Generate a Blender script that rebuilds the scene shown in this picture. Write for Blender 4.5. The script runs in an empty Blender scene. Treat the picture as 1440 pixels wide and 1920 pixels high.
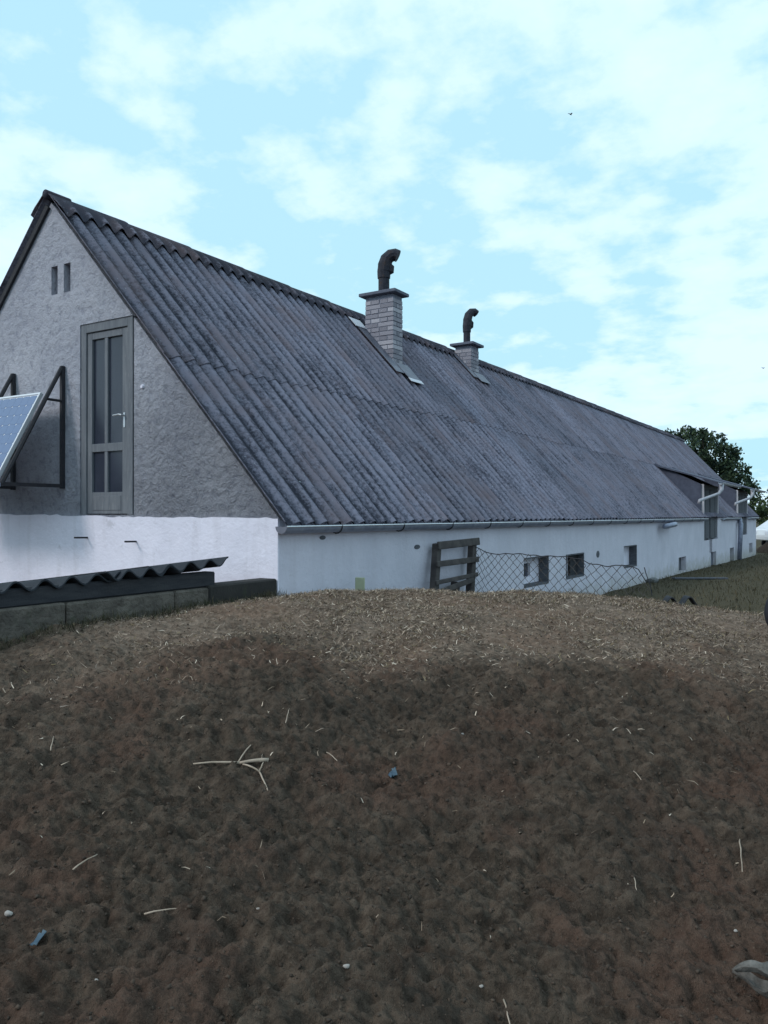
import bpy, bmesh, math, random
import numpy as np
from mathutils import Vector, Matrix

random.seed(7)
rng = np.random.default_rng(11)
R = math.radians
SC = bpy.context.scene
COL = SC.collection

# ------------------------------------------------------------------ camera, sky, sun, exposure
EYE = 1.75                                   # camera height above the yard datum
cd = bpy.data.cameras.new('camera')
cam = bpy.data.objects.new('camera', cd)
COL.objects.link(cam)
cam.location = (0, 0, EYE)
cam.rotation_euler = (R(90.2), 0, 0)
cd.sensor_fit = 'VERTICAL'
cd.sensor_height = 24.0
cd.lens = 24.0 * 1500 / 1920
cd.clip_start = 0.05
cd.clip_end = 3000
SC.camera = cam
SC.render.resolution_x = 768
SC.render.resolution_y = 1024

SUN_EL, SUN_AZ = R(34), math.atan2(-0.88, -0.47)     # azimuth of the sun, measured from +Y towards +X
sl = bpy.data.lights.new('sun', 'SUN')
sun = bpy.data.objects.new('sun', sl)
COL.objects.link(sun)
sl.energy = 1.5
sl.angle = R(14)
sl.color = (1.0, 0.95, 0.91)
sdir = Vector((math.sin(SUN_AZ) * math.cos(SUN_EL), math.cos(SUN_AZ) * math.cos(SUN_EL), math.sin(SUN_EL)))
sun.rotation_euler = sdir.to_track_quat('Z', 'Y').to_euler()
sun.location = (-20, -12, 20)

world = bpy.data.worlds.new('World')
SC.world = world
world.use_nodes = True
wt = world.node_tree
wt.nodes.clear()


def N(t, typ, **kw):
    n = t.nodes.new(typ)
    for k, v in kw.items():
        if k.startswith('i_'):
            key = k[2:]
            n.inputs[int(key) if key.isdigit() else key.replace('_', ' ')].default_value = v
        else:
            setattr(n, k, v)
    return n


def math_n(t, op, a, b=None, clamp=False):
    n = t.nodes.new('ShaderNodeMath')
    n.operation = op
    n.use_clamp = clamp
    for i, v in enumerate((a, b)):
        if v is None:
            continue
        if isinstance(v, (int, float)):
            n.inputs[i].default_value = v
        else:
            t.links.new(v, n.inputs[i])
    return n.outputs[0]


def ramp(t, fac, stops):
    n = t.nodes.new('ShaderNodeValToRGB')
    e = n.color_ramp.elements
    while len(e) > 1:
        e.remove(e[-1])
    for i, (p, c) in enumerate(stops):
        el = e[0] if i == 0 else e.new(p)
        el.position = p
        el.color = (c, c, c, 1) if isinstance(c, (int, float)) else (*c, 1)
    t.links.new(fac, n.inputs[0])
    return n.outputs[0]


def mixc(t, fac, a, b, mode='MIX'):
    n = t.nodes.new('ShaderNodeMix')
    n.data_type = 'RGBA'
    n.blend_type = mode
    for sock, v in ((n.inputs[0], fac), (n.inputs[6], a), (n.inputs[7], b)):
        if isinstance(v, (int, float)):
            sock.default_value = v
        elif isinstance(v, tuple):
            sock.default_value = (*v, 1)
        else:
            t.links.new(v, sock)
    return n.outputs[2]


sky = N(wt, 'ShaderNodeTexSky', sky_type='NISHITA', sun_disc=False)
sky.sun_elevation = SUN_EL
sky.sun_rotation = SUN_AZ
sky.air_density = 1.0
sky.dust_density = 2.0
sky.ozone_density = 1.0
tc = N(wt, 'ShaderNodeTexCoord')
sep = N(wt, 'ShaderNodeSeparateXYZ')
wt.links.new(tc.outputs['Generated'], sep.inputs[0])
den = math_n(wt, 'ADD', math_n(wt, 'MAXIMUM', sep.outputs[2], 0.0), 0.22)
comb = N(wt, 'ShaderNodeCombineXYZ')
wt.links.new(math_n(wt, 'DIVIDE', sep.outputs[0], den), comb.inputs[0])
wt.links.new(math_n(wt, 'DIVIDE', sep.outputs[1], den), comb.inputs[1])
mp = N(wt, 'ShaderNodeMapping')
mp.inputs['Rotation'].default_value = (0, 0, R(28))
mp.inputs['Scale'].default_value = (1.0, 1.0, 1)
mp.inputs['Location'].default_value = (3.1, 1.4, 0)
wt.links.new(comb.outputs[0], mp.inputs[0])
n1 = N(wt, 'ShaderNodeTexNoise', i_Scale=5.0, i_Detail=9.0, i_Roughness=0.56, i_Distortion=0.0)
n2 = N(wt, 'ShaderNodeTexNoise', i_Scale=1.1, i_Detail=3.0, i_Roughness=0.5)
wt.links.new(mp.outputs[0], n1.inputs[0])
wt.links.new(mp.outputs[0], n2.inputs[0])
cv = math_n(wt, 'ADD', math_n(wt, 'MULTIPLY', n1.outputs[0], 0.62), math_n(wt, 'MULTIPLY', n2.outputs[0], 0.52))
cover = ramp(wt, cv, [(0.50, 0.0), (0.545, 0.42), (0.585, 0.76), (0.68, 1.0)])
# thin veil of bright haze over the blue everywhere, denser white puffs on top
veil = mixc(wt, 0.86, sky.outputs[0], (7.2, 12.0, 14.2))
cloud = mixc(wt, cover, veil, (10.2, 13.1, 15.2))
bg = N(wt, 'ShaderNodeBackground', i_Strength=0.08)
wt.links.new(cloud, bg.inputs[0])
wo = N(wt, 'ShaderNodeOutputWorld')
wt.links.new(bg.outputs[0], wo.inputs[0])

SC.view_settings.view_transform = 'Standard'
SC.view_settings.look = 'None'
SC.view_settings.exposure = 0.0
SC.view_settings.gamma = 1.0
SC.view_settings.use_curve_mapping = False

# ------------------------------------------------------------------ materials
MATS = {}


def mat(name, col_a, col_b=None, scale=8.0, rough=0.85, bump=0.0, bscale=40.0, metal=0.0,
        stretch=None, detail=6.0, spots=None, spec=0.3, contrast=(0.35, 0.65), bdist=0.01):
    """procedural material: two-tone noise, optional third tone in spots, fine bump"""
    m = bpy.data.materials.new(name)
    m.use_nodes = True
    t = m.node_tree
    b = t.nodes['Principled BSDF']
    b.inputs['Roughness'].default_value = rough
    b.inputs['Metallic'].default_value = metal
    b.inputs['Specular IOR Level'].default_value = spec
    geo = N(t, 'ShaderNodeTexCoord')
    vec = geo.outputs['Object']
    if stretch:
        mpn = N(t, 'ShaderNodeMapping')
        mpn.inputs['Scale'].default_value = stretch
        t.links.new(vec, mpn.inputs[0])
        vec = mpn.outputs[0]
    ns = N(t, 'ShaderNodeTexNoise', i_Scale=scale, i_Detail=detail, i_Roughness=0.6)
    t.links.new(vec, ns.inputs[0])
    c = mixc(t, ramp(t, ns.outputs[0], [(contrast[0], 0.0), (contrast[1], 1.0)]), col_a, col_b or col_a)
    if spots:
        sc_, lo, hi, sc_col = spots
        s = N(t, 'ShaderNodeTexNoise', i_Scale=sc_, i_Detail=8.0, i_Roughness=0.65)
        t.links.new(vec, s.inputs[0])
        c = mixc(t, ramp(t, s.outputs[0], [(lo, 0.0), (hi, 1.0)]), c, sc_col)
    t.links.new(c, b.inputs['Base Color'])
    if bump:
        bn = N(t, 'ShaderNodeTexNoise', i_Scale=bscale, i_Detail=6.0, i_Roughness=0.6)
        t.links.new(geo.outputs['Object'], bn.inputs[0])
        bp = N(t, 'ShaderNodeBump', i_Strength=bump, i_Distance=bdist)
        t.links.new(bn.outputs[0], bp.inputs['Height'])
        t.links.new(bp.outputs[0], b.inputs['Normal'])
    MATS[name] = m
    return m


M = MATS
mat('jamb_wash', (0.55, 0.53, 0.57), (0.42, 0.41, 0.45), scale=3.0, bump=0.4, bscale=30)
mat('zinc', (0.20, 0.22, 0.30), (0.30, 0.32, 0.40), scale=9, rough=0.45, metal=0.35)
mat('zinc_pale', (0.40, 0.40, 0.44), (0.30, 0.30, 0.34), scale=9, rough=0.5, metal=0.2)
mat('iron', (0.02, 0.021, 0.028), (0.035, 0.032, 0.036), scale=30, rough=0.7)
mat('rusty_wire', (0.06, 0.055, 0.055), (0.09, 0.075, 0.068), scale=30, rough=0.7)
mat('cowl_iron', (0.016, 0.018, 0.028), (0.034, 0.034, 0.046), scale=12, rough=0.7, metal=0.2, spots=(9, 0.55, 0.7, (0.05, 0.032, 0.026)))
mat('door_wood', (0.165, 0.175, 0.195), (0.115, 0.125, 0.145), scale=3.0, stretch=(8, 8, 1), bump=0.2, bscale=60, spots=(10, 0.6, 0.75, (0.30, 0.28, 0.28)))
mat('grey_wood', (0.11, 0.115, 0.135), (0.065, 0.068, 0.082), scale=5.0, stretch=(2, 2, 12), bump=0.3, bscale=50)
mat('pallet_wood', (0.038, 0.033, 0.034), (0.085, 0.073, 0.070), scale=6.0, bump=0.4, bscale=60)
mat('dark_timber', (0.026, 0.027, 0.033), (0.042, 0.042, 0.047), scale=6.0, stretch=(6, 1, 6), bump=0.3, bscale=50)
mat('old_concrete', (0.15, 0.128, 0.108), (0.075, 0.064, 0.055), scale=7.0, bump=1.0, bdist=0.03, bscale=22, spots=(6, 0.58, 0.72, (0.05, 0.055, 0.035)))
mat('tar_concrete', (0.024, 0.022, 0.021), (0.036, 0.032, 0.030), scale=5.0, bump=0.5, bscale=40, spots=(7, 0.6, 0.75, (0.04, 0.045, 0.025)))
mat('cap_concrete', (0.12, 0.13, 0.17), (0.09, 0.10, 0.135), scale=8.0, bump=0.4, bscale=40)
mat('mortar', (0.20, 0.21, 0.26), (0.15, 0.16, 0.21), scale=20, bump=0.5, bscale=80)
mat('cheek_board', (0.085, 0.095, 0.135), (0.06, 0.067, 0.10), scale=6.0, bump=0.3, bscale=40)
mat('dark_sheet', (0.016, 0.019, 0.026), (0.030, 0.034, 0.042), scale=7.0, bump=0.3, bscale=60)
mat('glass_dark', (0.036, 0.042, 0.062), (0.020, 0.025, 0.040), scale=1.6, rough=0.22, spec=0.45, contrast=(0.3, 0.7))
mat('black_void', (0.012, 0.012, 0.015), (0.018, 0.018, 0.02), scale=6)
mat('panel_frame', (0.62, 0.63, 0.66), rough=0.35, metal=0.5)
mat('panel_back', (0.66, 0.68, 0.74), rough=0.4)
mat('solar_cell', (0.09, 0.14, 0.27), (0.075, 0.12, 0.24), scale=3.0, rough=0.12, spec=0.8)
mat('steel_bright', (0.50, 0.51, 0.54), rough=0.3, metal=0.6)
mat('flashing', (0.16, 0.165, 0.205), (0.11, 0.112, 0.145), scale=6.0, rough=0.5, metal=0.25)
mat('flashing_bright', (0.55, 0.55, 0.60), rough=0.4, metal=0.25)
mat('yellow_board', (0.42, 0.44, 0.30), (0.34, 0.37, 0.26), scale=9.0)
mat('bark', (0.06, 0.05, 0.04), (0.035, 0.03, 0.028), scale=10, bump=0.6, bscale=30)
mat('twig', (0.42, 0.33, 0.26), (0.27, 0.21, 0.16), scale=18)
mat('pale_leaf', (0.19, 0.175, 0.16), (0.075, 0.068, 0.062), scale=22, bump=0.8, bscale=60)
mat('blue_plastic', (0.025, 0.055, 0.09), (0.09, 0.13, 0.16), scale=20)
mat('white_bit', (0.38, 0.34, 0.31), (0.25, 0.22, 0.20), scale=20)
mat('tyre_rubber', (0.012, 0.013, 0.018), (0.02, 0.021, 0.028), scale=20, rough=0.7)
mat('car_paint', (0.72, 0.74, 0.78), rough=0.25, spec=0.5)
mat('bird_dark', (0.02, 0.02, 0.025))
mat('stone', (0.20, 0.20, 0.20), (0.12, 0.12, 0.125), scale=14, bump=0.6, bscale=30)


def roof_material():
    """weathered fibre cement: pale bleached crests with ragged edges, dark lichen streaks down the slope"""
    m = bpy.data.materials.new('fibre_cement')
    m.use_nodes = True
    t = m.node_tree
    b = t.nodes['Principled BSDF']
    b.inputs['Roughness'].default_value = 0.9
    b.inputs['Specular IOR Level'].default_value = 0.2
    tcn = N(t, 'ShaderNodeTexCoord')
    oi = N(t, 'ShaderNodeObjectInfo')
    add = N(t, 'ShaderNodeVectorMath', operation='ADD')
    sc = N(t, 'ShaderNodeVectorMath', operation='SCALE')
    comb = N(t, 'ShaderNodeCombineXYZ')
    t.links.new(oi.outputs['Random'], comb.inputs[0])
    t.links.new(oi.outputs['Random'], comb.inputs[1])
    t.links.new(comb.outputs[0], sc.inputs[0])
    sc.inputs['Scale'].default_value = 37.0
    t.links.new(tcn.outputs['Object'], add.inputs[0])
    t.links.new(sc.outputs[0], add.inputs[1])
    mpn = N(t, 'ShaderNodeMapping')
    mpn.inputs['Scale'].default_value = (9.0, 1.1, 2.0)
    t.links.new(add.outputs[0], mpn.inputs[0])
    streak = N(t, 'ShaderNodeTexNoise', i_Scale=1.0, i_Detail=6.0, i_Roughness=0.65)
    t.links.new(mpn.outputs[0], streak.inputs[0])
    patch = N(t, 'ShaderNodeTexNoise', i_Scale=1.1, i_Detail=5.0, i_Roughness=0.6)
    t.links.new(add.outputs[0], patch.inputs[0])
    ragged = N(t, 'ShaderNodeTexNoise', i_Scale=26.0, i_Detail=6.0, i_Roughness=0.75)
    t.links.new(add.outputs[0], ragged.inputs[0])
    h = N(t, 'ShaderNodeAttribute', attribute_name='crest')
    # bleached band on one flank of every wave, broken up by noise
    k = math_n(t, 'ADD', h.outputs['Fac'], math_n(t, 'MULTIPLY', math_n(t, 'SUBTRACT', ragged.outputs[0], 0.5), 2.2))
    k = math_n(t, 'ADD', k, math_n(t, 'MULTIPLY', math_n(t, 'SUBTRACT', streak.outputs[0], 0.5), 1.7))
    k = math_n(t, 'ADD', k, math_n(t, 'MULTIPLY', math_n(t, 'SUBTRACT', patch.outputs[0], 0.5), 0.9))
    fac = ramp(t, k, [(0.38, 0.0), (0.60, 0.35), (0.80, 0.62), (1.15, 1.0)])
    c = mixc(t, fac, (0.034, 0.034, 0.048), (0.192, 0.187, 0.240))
    warm = ramp(t, patch.outputs[0], [(0.48, 0.0), (0.72, 1.0)])
    c = mixc(t, math_n(t, 'MULTIPLY', warm, 0.65), c, (0.130, 0.090, 0.092))
    spk = N(t, 'ShaderNodeTexNoise', i_Scale=30.0, i_Detail=3.0)
    t.links.new(add.outputs[0], spk.inputs[0])
    c = mixc(t, ramp(t, spk.outputs[0], [(0.70, 0.0), (0.76, 1.0)]), c, (0.30, 0.32, 0.36))
    br = N(t, 'ShaderNodeMapRange')
    br.inputs['To Min'].default_value = 0.82
    br.inputs['To Max'].default_value = 1.15
    t.links.new(oi.outputs['Random'], br.inputs[0])
    vm = N(t, 'ShaderNodeVectorMath', operation='SCALE')
    t.links.new(c, vm.inputs[0])
    t.links.new(br.outputs[0], vm.inputs['Scale'])
    t.links.new(vm.outputs[0], b.inputs['Base Color'])
    bp = N(t, 'ShaderNodeBump', i_Strength=0.6, i_Distance=0.012)
    t.links.new(ragged.outputs[0], bp.inputs['Height'])
    t.links.new(bp.outputs[0], b.inputs['Normal'])
    M['fibre_cement'] = m


def whitewash_material(name='whitewash', k=1.0):
    """lime wash: cloudy coats, rain streaks, flaked grey patches, mossy splash band near the ground"""
    m = bpy.data.materials.new(name)
    m.use_nodes = True
    t = m.node_tree
    b = t.nodes['Principled BSDF']
    b.inputs['Roughness'].default_value = 0.92
    b.inputs['Specular IOR Level'].default_value = 0.2
    tcn = N(t, 'ShaderNodeTexCoord')
    o = tcn.outputs['Object']
    cl = N(t, 'ShaderNodeTexNoise', i_Scale=1.4, i_Detail=8.0, i_Roughness=0.62)
    fl = N(t, 'ShaderNodeTexNoise', i_Scale=4.5, i_Detail=9.0, i_Roughness=0.7)
    fi = N(t, 'ShaderNodeTexNoise', i_Scale=16.0, i_Detail=7.0, i_Roughness=0.7)
    mpn = N(t, 'ShaderNodeMapping')
    mpn.inputs['Scale'].default_value = (7.0, 7.0, 0.7)
    t.links.new(o, mpn.inputs[0])
    stn = N(t, 'ShaderNodeTexNoise', i_Scale=1.0, i_Detail=5.0, i_Roughness=0.6)
    t.links.new(mpn.outputs[0], stn.inputs[0])
    for n in (cl, fl, fi):
        t.links.new(o, n.inputs[0])
    sx = N(t, 'ShaderNodeSeparateXYZ')
    t.links.new(o, sx.inputs[0])
    c = mixc(t, ramp(t, cl.outputs[0], [(0.32, 0.0), (0.68, 1.0)]), tuple(k * v for v in (0.78, 0.75, 0.85)), tuple(k * v for v in (0.66, 0.64, 0.735)))
    c = mixc(t, math_n(t, 'MULTIPLY', ramp(t, stn.outputs[0], [(0.52, 0.0), (0.72, 1.0)]), 0.35), c, (0.50, 0.47, 0.52))
    c = mixc(t, math_n(t, 'MULTIPLY', ramp(t, fl.outputs[0], [(0.62, 0.0), (0.68, 1.0)]), 0.55), c, (0.46, 0.44, 0.49))
    hgt = math_n(t, 'ADD', sx.outputs[2], math_n(t, 'MULTIPLY', math_n(t, 'SUBTRACT', fl.outputs[0], 0.5), 1.3))
    c = mixc(t, math_n(t, 'MULTIPLY', ramp(t, hgt, [(0.05, 1.0), (0.45, 0.0)]), 0.6), c, (0.30, 0.28, 0.22))
    t.links.new(c, b.inputs['Base Color'])
    bp = N(t, 'ShaderNodeBump', i_Strength=0.5, i_Distance=0.02)
    t.links.new(math_n(t, 'ADD', fi.outputs[0], fl.outputs[0]), bp.inputs['Height'])
    t.links.new(bp.outputs[0], b.inputs['Normal'])
    M[name] = m


def stucco_material():
    m = bpy.data.materials.new('stucco')
    m.use_nodes = True
    t = m.node_tree
    b = t.nodes['Principled BSDF']
    b.inputs['Roughness'].default_value = 0.95
    b.inputs['Specular IOR Level'].default_value = 0.15
    tcn = N(t, 'ShaderNodeTexCoord')
    o = tcn.outputs['Object']
    big = N(t, 'ShaderNodeTexNoise', i_Scale=0.9, i_Detail=7.0, i_Roughness=0.62)
    fine = N(t, 'ShaderNodeTexNoise', i_Scale=10.0, i_Detail=7.0, i_Roughness=0.7, i_Distortion=0.0)
    pits = N(t, 'ShaderNodeTexNoise', i_Scale=11.0, i_Detail=8.0, i_Roughness=0.72, i_Distortion=0.3)
    area = N(t, 'ShaderNodeTexNoise', i_Scale=1.4, i_Detail=3.0)
    for n in (big, fine, pits, area):
        t.links.new(o, n.inputs[0])
    sx = N(t, 'ShaderNodeSeparateXYZ')
    t.links.new(o, sx.inputs[0])
    c = mixc(t, ramp(t, big.outputs[0], [(0.3, 0.0), (0.7, 1.0)]), (0.320, 0.326, 0.385), (0.465, 0.465, 0.520))
    c = mixc(t, math_n(t, 'MULTIPLY', ramp(t, fine.outputs[0], [(0.36, 1.0), (0.5, 0.0)]), 0.55), c, (0.190, 0.198, 0.250))
    t.links.new(c, b.inputs['Base Color'])
    # the plaster is coarsest low on the right of the gable, trowelled smoother higher up
    lowr = math_n(t, 'MULTIPLY', ramp(t, math_n(t, 'MULTIPLY', sx.outputs[2], 0.25), [(0.45, 1.0), (0.85, 0.25)]), ramp(t, math_n(t, 'MULTIPLY', math_n(t, 'ADD', sx.outputs[0], 7.0), 0.142), [(0.55, 0.35), (0.78, 1.0)]))
    amt = math_n(t, 'MULTIPLY', lowr, math_n(t, 'ADD', area.outputs[0], 0.25))
    chip = math_n(t, 'MULTIPLY', pits.outputs[0], 4.5)
    hsum = math_n(t, 'ADD', math_n(t, 'MULTIPLY', fine.outputs[0], 0.7), math_n(t, 'MULTIPLY', math_n(t, 'MULTIPLY', chip, amt), 1.1))
    hsum = math_n(t, 'ADD', hsum, math_n(t, 'MULTIPLY', big.outputs[0], 0.9))
    bp = N(t, 'ShaderNodeBump', i_Strength=1.0, i_Distance=0.065)
    t.links.new(hsum, bp.inputs['Height'])
    t.links.new(bp.outputs[0], b.inputs['Normal'])
    M['stucco'] = m


def brick_material():
    m = bpy.data.materials.new('pale_brick')
    m.use_nodes = True
    t = m.node_tree
    b = t.nodes['Principled BSDF']
    b.inputs['Roughness'].default_value = 0.9
    oi = N(t, 'ShaderNodeObjectInfo')
    tcn = N(t, 'ShaderNodeTexCoord')
    ns = N(t, 'ShaderNodeTexNoise', i_Scale=7.0, i_Detail=6.0, i_Roughness=0.65)
    t.links.new(tcn.outputs['Object'], ns.inputs[0])
    f = math_n(t, 'ADD', math_n(t, 'MULTIPLY', oi.outputs['Random'], 0.6), math_n(t, 'MULTIPLY', ns.outputs[0], 0.5))
    c = ramp(t, f, [(0.15, (0.16, 0.155, 0.185)), (0.5, (0.26, 0.25, 0.29)), (0.9, (0.42, 0.405, 0.445))])
    t.links.new(c, b.inputs['Base Color'])
    bp = N(t, 'ShaderNodeBump', i_Strength=0.6, i_Distance=0.01)
    t.links.new(ns.outputs[0], bp.inputs['Height'])
    t.links.new(bp.outputs[0], b.inputs['Normal'])
    M['pale_brick'] = m


def attr_material(name, attr, rough=0.9, translucent=0.0):
    m = bpy.data.materials.new(name)
    m.use_nodes = True
    t = m.node_tree
    b = t.nodes['Principled BSDF']
    b.inputs['Roughness'].default_value = rough
    b.inputs['Specular IOR Level'].default_value = 0.15
    a = N(t, 'ShaderNodeAttribute', attribute_name=attr)
    t.links.new(a.outputs['Color'], b.inputs['Base Color'])
    if translucent:
        tr = N(t, 'ShaderNodeBsdfTranslucent')
        t.links.new(a.outputs['Color'], tr.inputs[0])
        mx = N(t, 'ShaderNodeMixShader')
        mx.inputs[0].default_value = translucent
        t.links.new(b.outputs[0], mx.inputs[1])
        t.links.new(tr.outputs[0], mx.inputs[2])
        t.links.new(mx.outputs[0], t.nodes['Material Output'].inputs[0])
    M[name] = m


def ground_material():
    """soil, dead turf and grass: what grows where is stored with the terrain in two attributes"""
    m = bpy.data.materials.new('earth')
    m.use_nodes = True
    t = m.node_tree
    b = t.nodes['Principled BSDF']
    b.inputs['Roughness'].default_value = 0.97
    b.inputs['Specular IOR Level'].default_value = 0.1
    tcn = N(t, 'ShaderNodeTexCoord')
    o = tcn.outputs['Object']
    n1 = N(t, 'ShaderNodeTexNoise', i_Scale=1.7, i_Detail=7.0, i_Roughness=0.62)
    n2 = N(t, 'ShaderNodeTexNoise', i_Scale=24.0, i_Detail=6.0, i_Roughness=0.7)
    n3 = N(t, 'ShaderNodeTexNoise', i_Scale=1.3, i_Detail=4.0, i_Roughness=0.55)
    n4 = N(t, 'ShaderNodeTexNoise', i_Scale=90.0, i_Detail=3.0, i_Roughness=0.7)
    for n in (n1, n2, n3, n4):
        t.links.new(o, n.inputs[0])
    n5 = N(t, 'ShaderNodeTexNoise', i_Scale=7.5, i_Detail=5.0, i_Roughness=0.65, i_Distortion=0.5)
    mpd = N(t, 'ShaderNodeMapping')
    mpd.inputs['Rotation'].default_value = (0, 0, R(-32))
    mpd.inputs['Scale'].default_value = (1.0, 2.0, 1.0)
    t.links.new(o, mpd.inputs[0])
    t.links.new(mpd.outputs[0], n5.inputs[0])
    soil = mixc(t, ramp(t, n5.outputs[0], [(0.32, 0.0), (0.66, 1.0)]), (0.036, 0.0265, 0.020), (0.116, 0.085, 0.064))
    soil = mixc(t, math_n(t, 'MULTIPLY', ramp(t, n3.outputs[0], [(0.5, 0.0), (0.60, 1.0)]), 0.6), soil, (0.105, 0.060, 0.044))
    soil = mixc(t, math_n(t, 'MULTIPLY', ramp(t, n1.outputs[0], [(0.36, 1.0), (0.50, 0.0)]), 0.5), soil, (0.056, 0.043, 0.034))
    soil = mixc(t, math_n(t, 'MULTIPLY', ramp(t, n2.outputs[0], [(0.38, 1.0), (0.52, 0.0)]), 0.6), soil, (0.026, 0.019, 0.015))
    turf = mixc(t, ramp(t, n2.outputs[0], [(0.33, 0.0), (0.66, 1.0)]), (0.105, 0.075, 0.057), (0.300, 0.220, 0.168))
    turf = mixc(t, math_n(t, 'MULTIPLY', ramp(t, n5.outputs[0], [(0.34, 1.0), (0.52, 0.0)]), 0.55), turf, (0.082, 0.057, 0.043))
    turf = mixc(t, math_n(t, 'MULTIPLY', ramp(t, n3.outputs[0], [(0.45, 0.0), (0.65, 1.0)]), 0.45), turf, (0.190, 0.115, 0.080))
    grass = mixc(t, ramp(t, n2.outputs[0], [(0.35, 0.0), (0.65, 1.0)]), (0.050, 0.043, 0.027), (0.105, 0.085, 0.053))
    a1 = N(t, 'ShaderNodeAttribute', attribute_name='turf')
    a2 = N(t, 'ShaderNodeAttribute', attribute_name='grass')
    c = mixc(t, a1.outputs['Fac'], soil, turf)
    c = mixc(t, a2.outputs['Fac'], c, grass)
    c = mixc(t, math_n(t, 'MULTIPLY', ramp(t, n4.outputs[0], [(0.60, 0.0), (0.75, 1.0)]), 0.5), c, (0.170, 0.132, 0.100))
    t.links.new(c, b.inputs['Base Color'])
    bp = N(t, 'ShaderNodeBump', i_Strength=0.9, i_Distance=0.024)
    t.links.new(math_n(t, 'ADD', math_n(t, 'MULTIPLY', n2.outputs[0], 0.9), math_n(t, 'MULTIPLY', n4.outputs[0], 0.75)), bp.inputs['Height'])
    t.links.new(bp.outputs[0], b.inputs['Normal'])
    M['earth'] = m


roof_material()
whitewash_material()
whitewash_material('shaded_whitewash', 0.80)  # darker copy of the limewash: the long wall's shade put into its colour
stucco_material()
brick_material()
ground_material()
attr_material('straw', 'tint')
attr_material('leaves', 'tint', translucent=0.25)

# ------------------------------------------------------------------ mesh helpers


def link(name, me, m=None, parent=None, loc=None, rot=None, mtx=None):
    o = bpy.data.objects.new(name, me)
    COL.objects.link(o)
    if m and not me.materials:
        me.materials.append(M[m])
    if parent:
        o.parent = parent
    if mtx is not None:
        o.matrix_local = mtx
    if loc is not None:
        o.location = loc
    if rot is not None:
        o.rotation_euler = rot
    return o


def tag(o, label=None, cat=None, group=None, kind=None):
    for k, v in (('label', label), ('category', cat), ('group', group), ('kind', kind)):
        if v:
            o[k] = v
    return o


def empty(name, loc, rz=0.0, parent=None):
    o = bpy.data.objects.new(name, None)
    COL.objects.link(o)
    o.location = loc
    o.rotation_euler = (0, 0, rz)
    o.empty_display_size = 0.2
    if parent:
        o.parent = parent
    return o


class MB:
    """collects boxes, tubes and prisms into ONE mesh"""

    def __init__(s):
        s.v, s.f = [], []

    def box(s, x0, x1, y0, y1, z0, z1, mtx=None):
        n = len(s.v)
        for x, y, z in ((x0, y0, z0), (x1, y0, z0), (x1, y1, z0), (x0, y1, z0), (x0, y0, z1), (x1, y0, z1), (x1, y1, z1), (x0, y1, z1)):
            p = Vector((x, y, z))
            s.v.append(tuple(mtx @ p if mtx else p))
        s.f += [tuple(n + i for i in q) for q in ((0, 3, 2, 1), (4, 5, 6, 7), (0, 1, 5, 4), (1, 2, 6, 5), (2, 3, 7, 6), (3, 0, 4, 7))]
        return s

    def prism(s, pts, axis, a, b):
        """polygon pts (counter clockwise) extruded along axis from a to b"""
        n, k = len(s.v), len(pts)
        for w in (a, b):
            for p, q in pts:
                s.v.append({'x': (w, p, q), 'y': (p, w, q), 'z': (p, q, w)}[axis])
        s.f.append(tuple(n + i for i in range(k))[::-1])
        s.f.append(tuple(n + k + i for i in range(k)))
        for i in range(k):
            j = (i + 1) % k
            s.f.append((n + i, n + j, n + k + j, n + k + i))
        return s

    def tube(s, pts, r, seg=8, caps=True):
        """round bar through pts, r a number or one radius per point"""
        pts = [Vector(p) for p in pts]
        rs = r if isinstance(r, (list, tuple)) else [r] * len(pts)
        rings = []
        up = None
        for i, p in enumerate(pts):
            d = (pts[min(i + 1, len(pts) - 1)] - pts[max(i - 1, 0)]).normalized()
            if up is None:
                up = Vector((0, 0, 1)) if abs(d.z) < 0.9 else Vector((1, 0, 0))
            a = d.cross(up)
            if a.length < 1e-4:
                a = d.orthogonal()
            a.normalize()
            c = a.cross(d).normalized()
            up = c
            n = len(s.v)
            for k in range(seg):
                th = 2 * math.pi * k / seg
                s.v.append(tuple(p + rs[i] * (math.cos(th) * a + math.sin(th) * c)))
            rings.append(n)
        for n0, n1_ in zip(rings, rings[1:]):
            for k in range(seg):
                j = (k + 1) % seg
                s.f.append((n0 + k, n0 + j, n1_ + j, n1_ + k))
        if caps:
            s.f.append(tuple(rings[0] + k for k in range(seg))[::-1])
            s.f.append(tuple(rings[-1] + k for k in range(seg)))
        return s

    def mesh(s, name, smooth=False, bevel=0.0):
        me = bpy.data.meshes.new(name)
        me.from_pydata(s.v, [], s.f)
        if True:
            bm = bmesh.new()
            bm.from_mesh(me)
            bmesh.ops.recalc_face_normals(bm, faces=bm.faces)
            if bevel:
                bmesh.ops.bevel(bm, geom=list(bm.edges), offset=bevel, segments=1, affect='EDGES')
            bm.to_mesh(me)
            bm.free()
        if smooth:
            me.polygons.foreach_set('use_smooth', [True] * len(me.polygons))
        return me

    def build(s, name, m, parent=None, smooth=False, bevel=0.0, **kw):
        return link(name, s.mesh(name, smooth, bevel), m, parent, **kw)


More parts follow.
